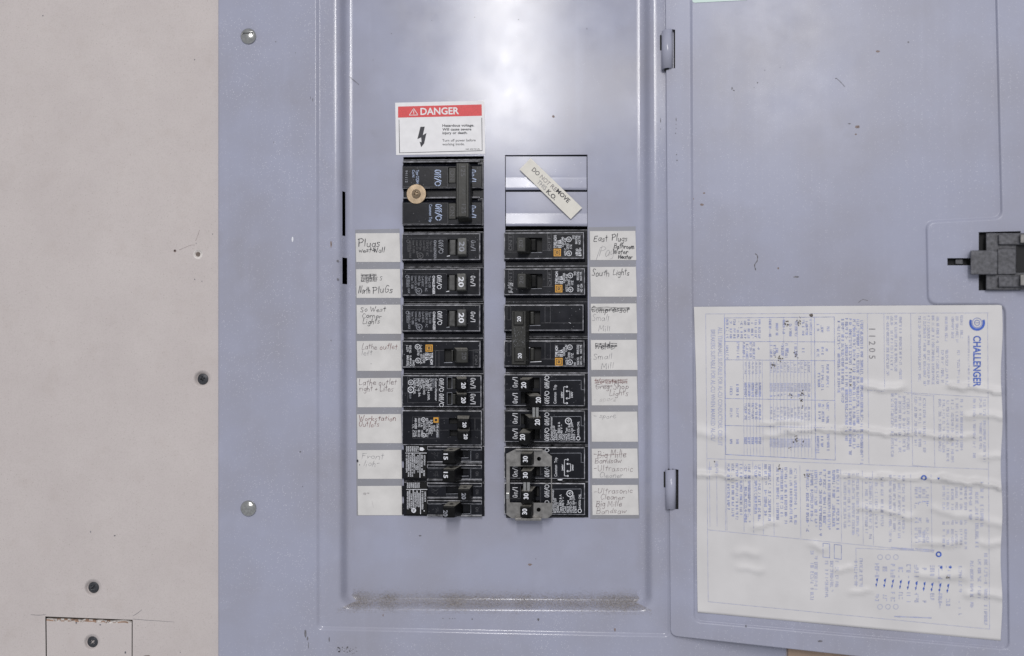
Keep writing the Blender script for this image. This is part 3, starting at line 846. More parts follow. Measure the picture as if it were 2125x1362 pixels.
h = MB(); hand(h, 'Lathe', 751, 783, 713, 725, K, 1.3, 2); hand(h, 'outlet', 788, 826, 713, 725, K, 1.2, 1); hand(h, 'left', 750, 774, 728, 738, K, 1.2, 3); blob(h, 770, 755, 1, 1, K, 3); h.build('handwriting', INKS, c)
c = card(741, 832, 785, 845.5, 'white card with Lathe outlet right plus Lites in brown ink')
h = MB(); hand(h, 'Lathe outlet', 745, 824, 787, 799, K, 1.4, 2); hand(h, 'right + Lites', 746, 817, 801, 812, K, 1.4, 2); h.build('handwriting', INKS, c)
c = card(741, 832, 860, 920, 'white card with Workstation Outlets in faded red brown ink')
h = MB(); hand(h, 'Workstation', 745, 823, 863, 874, K, 1.3, 1); hand(h, 'Outlets', 744, 788, 875, 886, K, 1.3, 1); h.build('handwriting', INKS, c)
c = card(741.5, 832.5, 934.5, 994, 'white card with Front lights in faint grey pencil')
h = MB(); hand(h, 'Front', 750, 798, 942, 953, K, 1.0, 3, .25, .08, .08); hand(h, 'lights', 754, 795, 957, 969, K, 1.0, 3, .3, .08, .08); blob(h, 742, 957, 2.4, 4, K, 0); blob(h, 746, 965, 1.4, 1.4, K, 0); h.build('handwriting', INKS, c)
c = card(742, 833, 1009, 1069.5, 'blank white card at the bottom of the left row')
h = MB(); blob(h, 757, 1025, 5, 3, K, 4); blob(h, 764, 1024, 3.4, 2.5, K, 4); line(h, 772, 1040, 775, 1054, .7, K, 4, 3); h.build('pencil_smudge', INKS, c)

c = card(1224, 1318.5, 480, 540, 'white card with East Plugs, Bathroom Water Heater in black ink')
h = MB(); hand(h, 'East', 1232, 1263, 488, 501, K, 1.6); hand(h, 'Plugs', 1270, 1303, 487, 500, K, 1.6); hand(h, 'Bathroom', 1274, 1317, 506, 516, K, 2.0); hand(h, 'Water', 1272, 1304, 517, 527, K, 2.0); hand(h, 'Heater', 1283, 1313, 528, 537, K, 2.0)
hand(h, 'Pay', 1243, 1276, 508, 530, K, 1.0, 3, .3, .1); line(h, 1237, 540, 1246, 514, 1, K, 3, 3); h.build('handwriting', INKS, c)
c = card(1225, 1319.5, 554.5, 616, 'white card with South Lights in black ink')
h = MB(); hand(h, 'South', 1228, 1266, 560, 573, K, 1.6); hand(h, 'Lights', 1272, 1307, 559, 571, K, 1.6); h.build('handwriting', INKS, c)
c = card(1226, 1320.5, 630.5, 692, 'white card with Compressor crossed out and Small Mill in pencil')
h = MB(); hand(h, 'Compressor', 1227, 1308, 635, 648, K, 1.5); strike(h, 1228, 1306, 641, 0, 3, 1.2); hand(h, 'Small', 1229, 1265, 654, 666, K, 1.2, 3); hand(h, 'Mill', 1242, 1268, 676, 688, K, 1.2, 3); h.build('handwriting', INKS, c)
c = card(1226, 1321, 706, 768, 'white card with Welder crossed out and Small Mill below')
h = MB(); hand(h, 'Welder', 1234, 1281, 711, 724, K, 1.6); strike(h, 1236, 1280, 717, 0, 3, 1.4); hand(h, 'Small', 1232, 1272, 734, 746, K, 1.2, 3); hand(h, 'Mill', 1248, 1275, 752, 765, K, 1.2, 3); h.build('handwriting', INKS, c)
c = card(1227, 1321.5, 782, 841.5, 'white card with Workstation Greg crossed out and Shop Lights')
h = MB(); hand(h, 'Workstation', 1235, 1302, 786, 796, K, 1.2, 1); strike(h, 1234, 1302, 791, 1, 3, 1.0); hand(h, 'Greg', 1236, 1266, 797, 807, K, 1.2, 2); strike(h, 1236, 1270, 801, 2, 2, 1.0); hand(h, 'Shop', 1273, 1306, 796, 808, K, 1.5, 2); hand(h, 'Lights', 1265, 1305, 809, 821, K, 1.5, 2); hand(h, '- spare', 1232, 1280, 824, 833, K, .9, 4, .1, .08, .2); h.build('handwriting', INKS, c)
c = card(1227, 1322, 855, 917, 'mostly empty white card with only a faint pencilled spare')
h = MB(); hand(h, '- spare', 1232, 1279, 858, 868, K, .9, 3, .1, .08, .2); h.build('handwriting', INKS, c)
c = card(1228, 1322.5, 931.5, 993, 'white card with Big Mille Bandsaw, Ultrasonic Cleaner')
h = MB(); hand(h, '-Big Mille', 1232, 1300, 935, 950, K, 1.3, 2); hand(h, 'Bandsaw', 1235, 1291, 950, 961, K, 1.3, 2); hand(h, '-Ultrasonic', 1232, 1315, 966, 978, K, 1.1, 2); hand(h, 'Cleaner', 1244, 1294, 981, 991, K, 1.1, 3); line(h, 1240, 946, 1300, 942, .9, K, 1, 4); h.build('handwriting', INKS, c)
c = card(1228.5, 1323.5, 1007, 1069, 'white card with Ultrasonic Cleaner, Big Mille Bandsaw, lowest on the right')
h = MB(); hand(h, '-Ultrasonic', 1232, 1314, 1012, 1024, K, 1.2, 2); hand(h, 'Cleaner', 1246, 1297, 1026, 1037, K, 1.2, 2); hand(h, 'Big Mille', 1237, 1291, 1040, 1052, K, 1.3, 2); hand(h, 'Bandsaw', 1238, 1301, 1055, 1066, K, 1.3, 2); h.build('handwriting', INKS, c)

# ------------------------------------------------------------------ stickers
t = thing('danger_sticker', P(913, 265, Y_PAN), 'white and red danger sticker above the left row of breakers', 'sticker')
mb = MB(); plate(mb, [[(820, 213.5), (1005, 209), (1007, 319.5), (822, 322)]], mp_flat(Y_PAN), .7); mb.build('backing', M['sticker'], t)
pl = flat(Y_PAN-.7, .2)
tilt = -1.2
r = MB(); r.quad([pl(826, 244.5), pl(1000, 240.5), pl(999.5, 217), pl(826, 221.5)]); r.build('red_band', M['red'], t)
w = MB(); pl2 = flat(Y_PAN-.7, .45)
text(w, 'DANGER', 912.5, 230.6, 80, 14.2, tilt, pl2, 0, 1)
tri = [(849.5, 239.3), (867.5, 238.9), (858.4, 225.3), (849.5, 239.3)]
for i in range(3): line(w, *tri[i], *tri[i+1], 1.3, pl2, 0)
line(w, 858.5, 230, 858.6, 235, 1.5, pl2); disc(w, 858.7, 237, .8, pl2)
w.build('white_lettering', M['sticker'], t)
d = MB()
for a, b in (((828, 249), (829.2, 317.5)), ((829.2, 317.5), (1000.6, 313)), ((1000.6, 313), (999.8, 245))): line(d, *a, *b, 1.3, pl)
d.add([pl(*p) for p in ((872.5, 263.5), (881.5, 263.2), (877.5, 280.8), (885, 276.2), (880.6, 296.5), (880, 297), (874.8, 296), (874, 285.5), (866.2, 289))], [list(range(4)) + [8], [3, 4, 5, 6, 7, 8]])
d.add([pl(*p) for p in ((870.8, 294.5), (880.8, 297.2), (874, 305.8))], [[0, 1, 2]])
for s, y, b_, L_ in (('Hazardous voltage.', 260.2, 1, 66), ('Will cause severe', 268.2, 1, 60), ('injury or death.', 275.6, 1, 52), ('Turn off power before', 291.2, 0, 69), ('working inside.', 299, 0, 46)):
    text(d, s, 918 + L_/2, y - L_/2*.012 + .6, L_, 5.2, -.6, pl, 0, b_)
text(d, '040 430 94 (3)', 981, 309.8, 29, 3, -.8, pl)
d.build('black_lettering', M['ink'], t)

t = thing('knockout_sticker', P(1143, 390, Y_PAN), 'cream strip sticker reading DO NOT REMOVE THIS K.O. stuck aslant', 'sticker')
YS = Y_PAN - 2.6
mb = MB(); plate(mb, [[(1101.3, 328.4), (1208, 431.5), (1184.4, 455), (1078, 352)]], mp_flat(YS), .6); mb.build('backing', M['cream'], t)
pl = flat(YS-.6, .2); aa = math.degrees(math.atan2(103, 106.7))
d = MB(); u = (math.cos(math.radians(aa)), math.sin(math.radians(aa)))
def along(x0, y0, x1, y1, s, mats_):
    n = sum(1 if c != ' ' else .5 for c in s); 
mx = [('DO', 1112.2, 356.6, 0, 17.5), ('NOT', 1131.5, 374.3, 2, 25), ('RE', 1149.4, 390.2, 2, 14.5), ('MOVE', 1168.6, 406.5, 0, 35)]
for s, x, y, mi, L_ in mx: text(d, s, x, y, L_, 8.6, aa, pl, mi, mi == 0 and s != 'DO')
text(d, 'THIS', 1124.8, 384.2, 23.5, 8.6, aa, pl, 1, 0); text(d, 'K.O.', 1144.7, 404.4, 24.5, 9, aa, pl, 0, 1)
d.build('black_lettering', [M['ink'], M['pencil'], M['inkfade']], t)

mb = MB()
plate(mb, [round_poly([(1430, -60), (1560, -60), (1552, 0.5), (1437, 6.2)], 5, 4)], lambda a, b, off: D(a, b, -5 + off), .8)
o = mb.build('mint_sticker', M['mint']); o['label'] = 'pale mint sticker at the top edge of the open door'; o['category'] = 'sticker'

# ------------------------------------------------------------------ instruction sheet on the door
CR = [  # creases: x0,y0,x1,y1, height, width
 (1585, 880, 1660, 878, 1.6, 5), (1640, 894, 1760, 894, 3.6, 6), (1760, 894, 1890, 903, 3.4, 7), (1915, 900, 1975, 912, 3.0, 6), (1975, 912, 2020, 905, 2.0, 6),
 (1440, 984, 1520, 992, 3.2, 7), (1520, 992, 1590, 990, 2.4, 8), (1750, 990, 1830, 992, 2.6, 6), (1830, 992, 1960, 996, 3.0, 7), (1960, 996, 2082, 1012, 4.2, 7),
 (1800, 806, 1870, 808, 3.0, 9), (1975, 802, 2082, 814, 3.4, 7), (2010, 864, 2082, 866, 2.2, 8), (1790, 1054, 1890, 1074, 2.4, 8), (1570, 1096, 1605, 1088, 2, 7),
 (1940, 1060, 2082, 1090, 1.6, 10), (1530, 1150, 1570, 1152, 1.5, 12), (1535, 1182, 1580, 1185, 1.3, 9), (1740, 1185, 1765, 1183, 2, 7), (1910, 1195, 2000, 1200, 2.6, 14),
 (2010, 1235, 2082, 1238, 2.6, 10), (2040, 950, 2082, 952, 1.6, 8), (1905, 1130, 1990, 1128, 2.0, 10), (2040, 1130, 2082, 1128, 2.0, 9), (1770, 1235, 1800, 1226, 1.6, 7), (1690, 1130, 1705, 1140, 2, 9), (1590, 905, 1640, 902, 1.8, 8), (1440, 900, 1500, 906, 1.6, 14)]
def wrinkle(x, y):
    h = .5*math.sin(x*.021 + y*.011) + .5*math.sin(y*.033 - x*.013) + .8
    for x0, y0, x1, y1, a, w in CR:
        dx, dy = x1-x0, y1-y0; l2 = dx*dx+dy*dy
        t = ((x-x0)*dx + (y-y0)*dy)/l2
        tc = min(1, max(0, t)); ex = abs(t-tc)*math.sqrt(l2)
        d = y - (y0 + dy*tc) + 2.2*math.sin(x*.07 + y0) + 1.2*math.sin(x*.19 + x0)
        if abs(d) > 5*w or ex > 30: continue
        k = math.exp(-(d/w)**2 if d < 0 else -(d/(w*.45))**2)*math.exp(-(ex/9)**2)
        h += a*k*2.5
    e = min(x-1440, 2080-x)
    if e < 14: h += .9*(1-max(e, 0)/14)*(1 + math.sin(y*.06))
    if y > 1255 and x < 1480: h += 2.5*((y-1255)/20)*max(0, (1480-x)/40)
    return h
def PP(x, y, off=.0): return D(x, y, -4.6 + wrinkle(x, y) + off)
sheet = thing('instruction_sheet', D(1760, 980, -4.6), 'wrinkled white instruction sheet with blue sideways print on the open door', 'paper sheet')
mb = MB(); NU, NV = 110, 130; rows = []
for j in range(NV+1):
    v = j/NV; r_ = []
    for i in range(NU+1):
        u_ = i/NU
        x = (1440*(1-v) + 1450*v)*(1-u_) + (2079*(1-v) + 2078*v)*u_
        x += (1-u_)*2.2*math.sin(v*5) + u_*1.8*math.sin(v*23)
        y = (637*(1-u_) + 633*u_)*(1-v) + (1271*(1-u_) + 1330*u_)*v
        r_.append(PP(x, y))
    rows.append(r_)
mb.loops(rows, 0, True, False)
mb.loops([rows[-1], [v - DN*0.6 for v in rows[-1]]], 0, False, False)
mb.build('paper', M['paper'], sheet)
PK = lambda x, y: PP(x, y, .3)
def Z(x, y): return 1430 + x/1.892, 620 + y/1.892
pr = MB()
def zl(x0, y0, x1, y1, mi=0, w=1.0):
    a, b = Z(x0, y0), Z(x1, y1); line(pr, *a, *b, w, PK, mi, max(2, int(math.hypot(b[0]-a[0], b[1]-a[1])/6)))
# ruled frame and table
zl(65, 60, 1175, 56); zl(65, 60, 75, 1190); zl(75, 1190, 1180, 1298); zl(1172, 56, 1180, 1298)
zl(138, 60, 143, 910); zl(140, 76, 570, 72, 1); zl(570, 72, 574, 634, 1); zl(144, 612, 574, 634, 1, 1.3); zl(140, 76, 144, 612, 1, 1.3)
for y0, y1 in ((168, 170), (240, 244), (392, 400), (498, 508)): zl(140, y0, 572, y1, 1)
for k in range(7): zl(212 + k*12.5, 246 if k else 170, 216 + k*12.5, 616, 0)
for k in range(14): zl(317 + k*13.5, 246 if k % 4 else 76, 320 + k*13.5, 622, 0)
zl(492, 74, 498, 630, 1)
zl(70, 628, 1175, 670); zl(75, 908, 960, 996); zl(700, 58, 706, 648); zl(765, 58, 768, 360); zl(870, 58, 874, 380); zl(700, 360, 1175, 388)
zl(875, 375, 878, 655); zl(960, 380, 965, 660); zl(878, 375, 962, 383); zl(880, 655, 960, 662)
for x, y0, y1 in ((145, 640, 910), (212, 640, 915), (250, 640, 920), (288, 645, 925), (330, 648, 930), (435, 655, 940), (595, 670, 955), (680, 675, 965), (720, 678, 968), (870, 690, 980), (950, 690, 990)): zl(x, y0, x+4, y1)
zl(80, 640, 82, 895); zl(108, 640, 110, 895)
zl(655, 980, 657, 1130, 0); zl(655, 980, 960, 992, 0); zl(980, 1060, 985, 1215, 0)
def zg(x, y0, y1, H=6.0, mi=1, dens=.5, gap=.18):
    a, b = Z(x, y0), Z(x, y1); greek(pr, a[0], (a[1]+b[1])/2, b[1]-a[1], H, 'cw', PK, mi, dens, gap)
def zt(s, x, y0, y1, H, mi=1, bold=0):
    a, b = Z(x, y0), Z(x, y1); text(pr, s, a[0], (a[1]+b[1])/2, b[1]-a[1], H, 'cw', PK, mi, bold)
zt('ALL TERMINALS SUITABLE FOR AL-CU CONDUCTORS. CIRCUIT', 122, 112, 578, 9, 0)
zt('BREAKERS SUITABLE FOR AL-CU WHEN MARKED \'AL-CU\'', 94, 122, 560, 9, 0)
# table cells
for x in range(150, 290, 14):
    for a, b in ((82, 106), (112, 136), (140, 158)): zg(x, a, b, 4.6)
for x in (150, 192, 215, 228, 242, 254): zg(x, 172, 238, 4.8)
for x in (258, 272): zg(x, 190, 206, 4.8)
for x in (222, 236, 250, 264, 278): zg(x, 250, 300, 4.2, 0); zg(x, 330, 390, 5, 1, .7, .02); zg(x, 410, 480, 4.8); zg(x, 545, 575, 5.5, 1, .8, 0)
for k in range(12):
    x = 322 + k*13.5
    zg(x, 250, 296, 4.2, 0); zg(x, 332, 372, 5.6, 0, .85, 0); zg(x, 374, 390, 5); zg(x, 425, 480, 4.8, 0); zg(x, 550, 586, 5.8, 0, .85, 0)
for x in (322, 336, 366, 382, 418): zg(x, 176, 236, 5)
for x in (345, 386, 448): zg(x, 195, 214, 5)
for x in (318, 345, 372, 398, 420, 448, 462, 478): zg(x, 80 + rng.uniform(0, 20), 150, 5)
for x in (165, 190):
    zg(x, 336, 386, 5.2); zg(x, 430, 470, 5.2, 0); zg(x, 552, 574, 5.2)
for x, a, b in ((506, 100, 130), (522, 98, 140), (546, 104, 128), (506, 186, 232), (524, 190, 225), (540, 184, 216), (510, 280, 350), (524, 262, 372), (544, 258, 356), (512, 412, 490), (526, 416, 484), (544, 404, 494), (506, 540, 610), (522, 540, 590), (546, 530, 600)): zg(x, a, b, 5)
# text blocks
def blk(xs, y0, y1, H=5.4, mi=0, dens=.5): 
    for x in xs: zg(x, y0 + rng.uniform(0, 6), y1 - rng.uniform(0, .22)*(y1-y0), H, mi, dens)
blk(range(618, 692, 15), 76, 655, 5.6, 1); blk((588, 603), 76, 440, 5.4, 1)
blk((780, 796, 812, 830), 66, 330, 5.2); blk((925, 940, 958, 976, 905), 66, 360, 5.2)
blk((1035, 1052, 1070, 1010), 66, 180, 5.2); blk((995, 1012, 1058), 200, 360, 5.2)
blk((798, 812, 828, 844, 860), 372, 640, 5.4); blk((890, 906, 924), 384, 640, 5.2)
blk((985, 1000, 1016, 1034, 1052, 1070, 1120, 1145, 1160), 392, 650, 5.2)
blk((155, 172, 188, 204), 645, 885, 5.2, 1); blk((222, 236, 262, 276, 300, 316), 650, 895, 5.4, 1)
blk((348, 364, 380, 400, 418), 660, 905, 5.4, 1); blk((465, 482, 498, 516, 532, 550, 568, 584), 670, 935, 5.6, 1)
blk((612, 628, 645, 662), 680, 950, 5.4); blk((696, 712, 735, 758), 700, 950, 5.4); blk((790, 806, 825, 842), 690, 965, 5.2)
for x in (892, 906, 922, 936): 
    for a, b in ((740, 790), (795, 830), (860, 885), (900, 965)): zg(x, a, b, 6, 1 if a > 790 and b < 840 else 0)
for x in (1000, 1016, 1034, 1050, 1068, 1086):
    for a, b in ((735, 790), (800, 830), (870, 890), (905, 985)): zg(x, a, b, 5, 0)
for x, a, b in ((1105, 740, 880), (1130, 760, 980), (1150, 720, 900), (108, 632, 690), (82, 650, 680), (580, 1030, 1140), (540, 1030, 1175), (560, 1030, 1160), (498, 1010, 1150), (483, 990, 1185), (655, 1030, 1130), (675, 1020, 1140), (1065, 1050, 1250), (1110, 1030, 1230), (1140, 1000, 1180), (1165, 1000, 1290)): zg(x, a, b, 6.5, 0)
zl(570, 965, 570, 1020, 1, 1.2); zl(598, 968, 598, 1024, 1, 1.2); zl(570, 965, 598, 968, 1, 1.2); zl(570, 1020, 598, 1024, 1, 1.2)
zl(526, 960, 526, 1015, 1, 1.2); zl(552, 963, 552, 1018, 1, 1.2); zl(526, 960, 552, 963, 1, 1.2); zl(526, 1015, 552, 1018, 1, 1.2)
# wiring diagram rows
for k in range(10):
    x = 738 + k*31
    zg(x, 1040 + k, 1095 + k*2, 9, 0, .4, .3); zg(x, 1150 + k, 1190 + k*2, 8, 0, .4, .2)
    a = Z(x, 1112 + k*2.6); blob(pr, a[0], a[1]-4, 2.4, 4.2, PK, 2, 9, .45); blob(pr, a[0]-1.5, a[1]+6, 2.2, 3.6, PK, 2, 9, .45)
    line(pr, a[0]+2, a[1]-8, a[0]-2, a[1]+10, 1.4, PK, 2, 4)
    if k < 3:
        for yy in (1015, 1210): b = Z(x + 12, yy); ring(pr, *b, 5, 1, PK, 0)
for a, b, mi in (((922, 704), 4.6, 2), ((980, 1004), 4.6, 2)): q = Z(*a); ring(pr, *q, b, 3, PK, mi)
for a in ((980, 703), (990, 1055), (1025, 1055)): q = Z(*a); blob(pr, q[0], q[1], 3.6, 4.4, PK, 2)
for y, x0, x1 in ((978, 795, 880), (982, 890, 960), (1248, 808, 950)): 
    a, b = Z(x0, y), Z(x1, y + 6); ribbon(pr, [(a[0]+(b[0]-a[0])*i/8, a[1]+(b[1]-a[1])*i/8) for i in range(9)], 2.8, PK, 0)
# maker's emblem and name
q = Z(1131, 95); ring(pr, *q, 14, 5, PK, 2, -25, 205, 26); ring(pr, *q, 5.5, 1.6, PK, 1); line(pr, q[0]-3, q[1], q[0]+3, q[1], 1.6, PK, 1)
ring(pr, *q, 10, 1.4, PK, 1)
zt('CHALLENGER', 1131, 146, 346, 15.5, 2, 1)
zg(1098, 146, 350, 3.4, 0); zt('1 1 2 0 5', 719, 118, 236, 13, 3)
pr.build('print', [M['blue1'], M['blue2'], M['blue3'], M['stamp']], sheet, False)
sm = MB(); PS = lambda x, y: PP(x, y, .55)
for x, y, r, n_ in ((480, 66, 6, 3), (432, 90, 12, 14), (384, 96, 9, 9), (420, 222, 8, 9), (352, 232, 9, 9), (330, 262, 8, 9), (362, 240, 6, 4), (402, 378, 7, 6), (445, 372, 9, 10), (440, 400, 7, 6), (448, 425, 5, 3), (420, 552, 8, 8), (450, 566, 7, 6), (396, 590, 5, 4), (352, 668, 7, 9), (466, 698, 8, 9), (640, 280, 4, 3), (650, 240, 3, 2), (635, 340, 4, 3), (100, 640, 3, 3), (1015, 1095, 5, 4)):
    for k in range(n_):
        a = Z(x + rng.gauss(0, r*.55), y + rng.gauss(0, r*.8)); blob(sm, a[0], a[1], rng.uniform(.8, 2.4), rng.uniform(.8, 2.6), PS, 0, 8, .6)
a = Z(480, 66); blob(sm, a[0], a[1], 4, 4, PS, 0, 10, .3)
sm.build('smudges', M['smudge'], sheet, False, kind='stuff')

# ------------------------------------------------------------------ breakers
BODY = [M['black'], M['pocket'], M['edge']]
def body(parent, y0, y1, x0, x1, holes=(), slab=None, face_h=None, name='body', ch=6.0, xl=None):
    """raised black front seen between y0 and y1 (chamfered), on a lower shoulder"""
    mb = MB()
    fr_ = rect(x0, x1, y0, y1, Y_FACE)
    hs = [rect(a, b, c, d, Y_FACE) for a, b, c, d in holes]
    b = 1.8
    holed(mb, grow(fr_, -b), Y_FACE, hs, 12, 0, 1)
    lp = []
    for t_ in (90, 60, 30, 0):
        a = math.radians(t_)
        lp.append(rloop(grow(fr_, -b*(1-math.cos(a))), Y_FACE + b*(1-math.sin(a)), .01, 1))
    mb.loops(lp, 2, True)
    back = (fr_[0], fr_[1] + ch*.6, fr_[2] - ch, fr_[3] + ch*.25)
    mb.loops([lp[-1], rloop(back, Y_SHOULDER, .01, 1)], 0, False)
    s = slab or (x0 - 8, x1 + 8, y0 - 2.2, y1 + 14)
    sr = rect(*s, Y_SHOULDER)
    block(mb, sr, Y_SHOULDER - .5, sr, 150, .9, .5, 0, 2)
    return mb.build(name, BODY, parent)
def handle(parent, tip, yt=Y_TIP, lean=0.0, lift=0.0, mats=None, num=None, numc=None, numL=12, numH=9, rot='cw', nm=None, dusty=False, name='handle', b=1.8, hole=False, taper=1.5, yb=Y_FACE+10, bold=1, slope=None):
    mats = mats or M['black2']
    mb = MB()
    fr_ = rect(*tip, yt)
    if slope is None: slope = 4.5 if dusty else taper*.3
    br = (fr_[0]+lean-taper, fr_[1]+lean+taper, fr_[2]+lift-taper, fr_[3]+lift+slope)
    L0, L1 = rloop(br, yb, 1.5, 3), rloop(fr_, yt+b, 1.5, 3)
    nL = len(L0)
    # upper side faces get the dusty material
    for i in range(nL):
        j = (i+1) % nL
        up = dusty and i >= nL//2+0 and abs(L1[i].z - L1[j].z) < .4 and L1[i].z > (fr_[2]+fr_[3])/2
        mb.add([L0[i], L0[j], L1[j], L1[i]], [[0, 1, 2, 3]], 1 if up else 0, not up)
    bev = [L1] + [rloop(grow(fr_, -b*(1-math.cos(math.radians(a)))), yt + b*(1-math.sin(math.radians(a))), max(.3, 1.5-b*(1-math.cos(math.radians(a)))), 3) for a in (30, 60, 90)]
    mb.loops(bev, 0, True); mb.add(bev[-1], [list(range(nL))], 0)
    o = mb.build(name, [mats, M['top_dust']], parent)
    if hole:
        hm = MB(); cx = (fr_[0]+fr_[1])/2 + lean*.3; zt_ = fr_[3]
        n_ = 14
        ringv = [Vector((cx + 4.2*math.cos(2*math.pi*i/n_), yt + 20 + 6*math.sin(2*math.pi*i/n_), zt_ + .9)) for i in range(n_)]
        hm.add(ringv, [list(range(n_))]); hm.loops([ringv, [v - Vector((0, 0, 1.5)) for v in ringv]], 0, False)
        hm.build('hole', M['dark'], o)
    if num:
        tm = MB(); cx, cy = numc or ((tip[0]+tip[1])/2, (tip[2]+tip[3])/2)
        text(tm, num, cx, cy, numL, numH, rot, flat(yt, .25), 0, bold)
        tm.build('number', nm or M['white'], o, False)
    return o
FP = flat(Y_FACE, .25)
PR = [M['white'], M['greyprint'], M['dimprint'], M['blueprint'], M['gold'], M['darkprint']]
def frame(mb, x0, x1, y0, y1, w=.7, mi=2):
    for a in ((x0, y0, x1, y0), (x1, y0, x1, y1), (x1, y1, x0, y1), (x0, y1, x0, y0)): line(mb, *a, w, FP, mi)
def emblem(parent, x0, x1, y0, y1, full=True):
    mb = MB(); q = flat(Y_FACE, .3); q2 = flat(Y_FACE, .5)
    w, h = x1-x0, y1-y0
    prect(mb, x0, x1, y0, y1, q, 0)
    cx, cy = (x0+x1)/2, (y0+y1)/2
    if full:
        k = 2.6
        for a in ((x0+k, y0+k, x1-k, y0+k), (x1-k, y0+k, x1-k, y1-k), (x1-k, y1-k, x0+k, y1-k), (x0+k, y1-k, x0+k, y0+k)): line(mb, *a, 1.3, q2, 1)
        prect(mb, cx-2.4, cx+2.4, cy-2.6, cy+2.6, q2, 1)
        prect(mb, cx-.7, cx+.7, cy-1, cy+1, flat(Y_FACE, .7), 0)
    else:
        prect(mb, cx-2.6, cx+2.6, cy-2.6, cy+2.6, q2, 1)
    return mb.build('emblem', [M['gold'], M['darkprint']], parent, False)
def ul(mb, x, y, r, mi=0, rot='cw'):
    ring(mb, x, y, r, 1.1, FP, mi)
    text(mb, 'UL', x, y, r*1.1, r*.8, 35, FP, mi, 1)
def brk(px, py, label): return thing('circuit_breaker', P(px, py, Y_SHOULDER), label, 'circuit breaker', 'circuit breakers in the panel')

# --- main two pole breaker
t = brk(920, 400, 'large black two pole main breaker with a tie bar and brass washer, top left')
mb = MB()
for (y0, y1, hx) in ((346, 389, (930, 947, 347.5, 381)), (421, 465, (931, 948, 421, 456))):
    fr_ = rect(835, 999, y0, y1, Y_FACE); hole = rect(*hx, Y_FACE)
    holed(mb, fr_, Y_FACE, [hole], 10, 0, 1)
    mb.loops([rloop(fr_, Y_FACE), rloop((fr_[0], fr_[1], fr_[2]-3, fr_[3]+8), Y_SHOULDER-4)], 0, False)
    rr = rect(835, 996, y0-12.5, y0-9.5, Y_FACE+1)
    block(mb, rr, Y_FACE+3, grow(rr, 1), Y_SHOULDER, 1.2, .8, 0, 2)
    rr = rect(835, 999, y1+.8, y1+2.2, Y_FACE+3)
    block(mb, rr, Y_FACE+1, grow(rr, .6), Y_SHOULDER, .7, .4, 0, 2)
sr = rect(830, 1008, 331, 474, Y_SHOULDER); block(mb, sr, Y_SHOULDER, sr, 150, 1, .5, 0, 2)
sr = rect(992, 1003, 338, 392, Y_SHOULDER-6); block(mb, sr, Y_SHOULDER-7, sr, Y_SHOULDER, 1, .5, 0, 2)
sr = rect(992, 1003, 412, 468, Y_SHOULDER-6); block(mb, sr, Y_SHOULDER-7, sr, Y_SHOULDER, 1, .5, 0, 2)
mb.build('body', BODY, t)
for y0, y1 in ((348.5, 380), (422, 455)):
    o = handle(t, (931, 946, y0, y1), Y_FACE-1, 0, 0, M['hand_dark'], 'ON', None, 20, 9, 'cw', M['dimprint'], name='rocker', b=1, bold=0)
bar = MB(); fr_ = rect(946, 973.5, 338, 452, -14)
block(bar, fr_, -14, (fr_[0]+2, fr_[1]+3, fr_[2]-4, fr_[3]+1), Y_FACE-2, 2.2, 3, 0, None, None, 4)
fr2 = rect(950.5, 968, 340, 450, -16); block(bar, fr2, -16.5, fr2, -13, 1.2, 1.5, 0)
tb = bar.build('tie_bar', M['hand_dark'], t)
tm = MB(); q = flat(-16.5, .3)
text_span(tm, '125', 961, 345, 366, 9, 'cw', q, 1); text_span(tm, '125', 962.5, 424, 443, 9, 'cw', q, 1)
frame_ = [(955.5, 339, 955.5, 371), (967, 339, 967, 371), (956, 415, 967, 415), (956, 415, 956, 450), (967, 415, 967, 450)]
for a in frame_: line(tm, *a, .8, q, 0)
ribbon(tm, spline([(960, 393), (964, 397), (960, 401), (965, 403)]), 1.0, q, 1)
tm.build('moulded_number', [M['darkprint'], M['dimprint']], tb, False)
tx = MB()
for y in (365, 439.5): onoff(tx, 'On/I', 981, y-12.5, y+12.5, 12, 'cw', FP, 3, 2.1)
for x, y in ((908.5, 369.5), (910, 441)): onoff(tx, 'Off/O', x, y-16.5, y+16.5, 12, 'cw', FP, 3, 2.2)
text_span(tx, 'Type C/QBH', 866.5, 353, 381, 5.5, 'cw', FP, 3); text_span(tx, 'Cu/Al', 858, 353, 368, 5, 'cw', FP, 3)
text_span(tx, '941112', 843.5, 354, 379, 5, 'cw', FP, 1); text_span(tx, 'Common Trip', 893.5, 424.5, 461, 6, 'cw', FP, 3)
frame(tx, 836, 929, 346.5, 388); frame(tx, 836, 929, 421.5, 464)
tx.build('lettering', PR, t, False)
# washer screw lying over the main breaker
cw_ = P(864, 403, Y_FACE-1)
t = thing('washer_screw', cw_, 'crosshead screw with a wide brassy washer on the main breaker', 'screw')
mb = MB(); R_ = 21
outer_, in_ = [], []
def wl_(r, y): return [Vector((cw_.x + r*math.cos(2*math.pi*i/40), y, cw_.z + r*math.sin(2*math.pi*i/40))) for i in range(40)]
mb.loops([wl_(R_, Y_FACE+1), wl_(R_, Y_FACE-1.2), wl_(R_-.7, Y_FACE-2), wl_(8, Y_FACE-2), wl_(8, Y_FACE+1)], 0, False)
mb.build('washer', M['zinc'], t)
mb = MB(); dome(mb, cw_.x, cw_.z, Y_FACE-3, 9.6, lambda u, v: cross(u, v, 9.6, 4.5, 1.5, 5.6, 4, .5), 20, 52); mb.build('screw_head', M['zinc'], t)

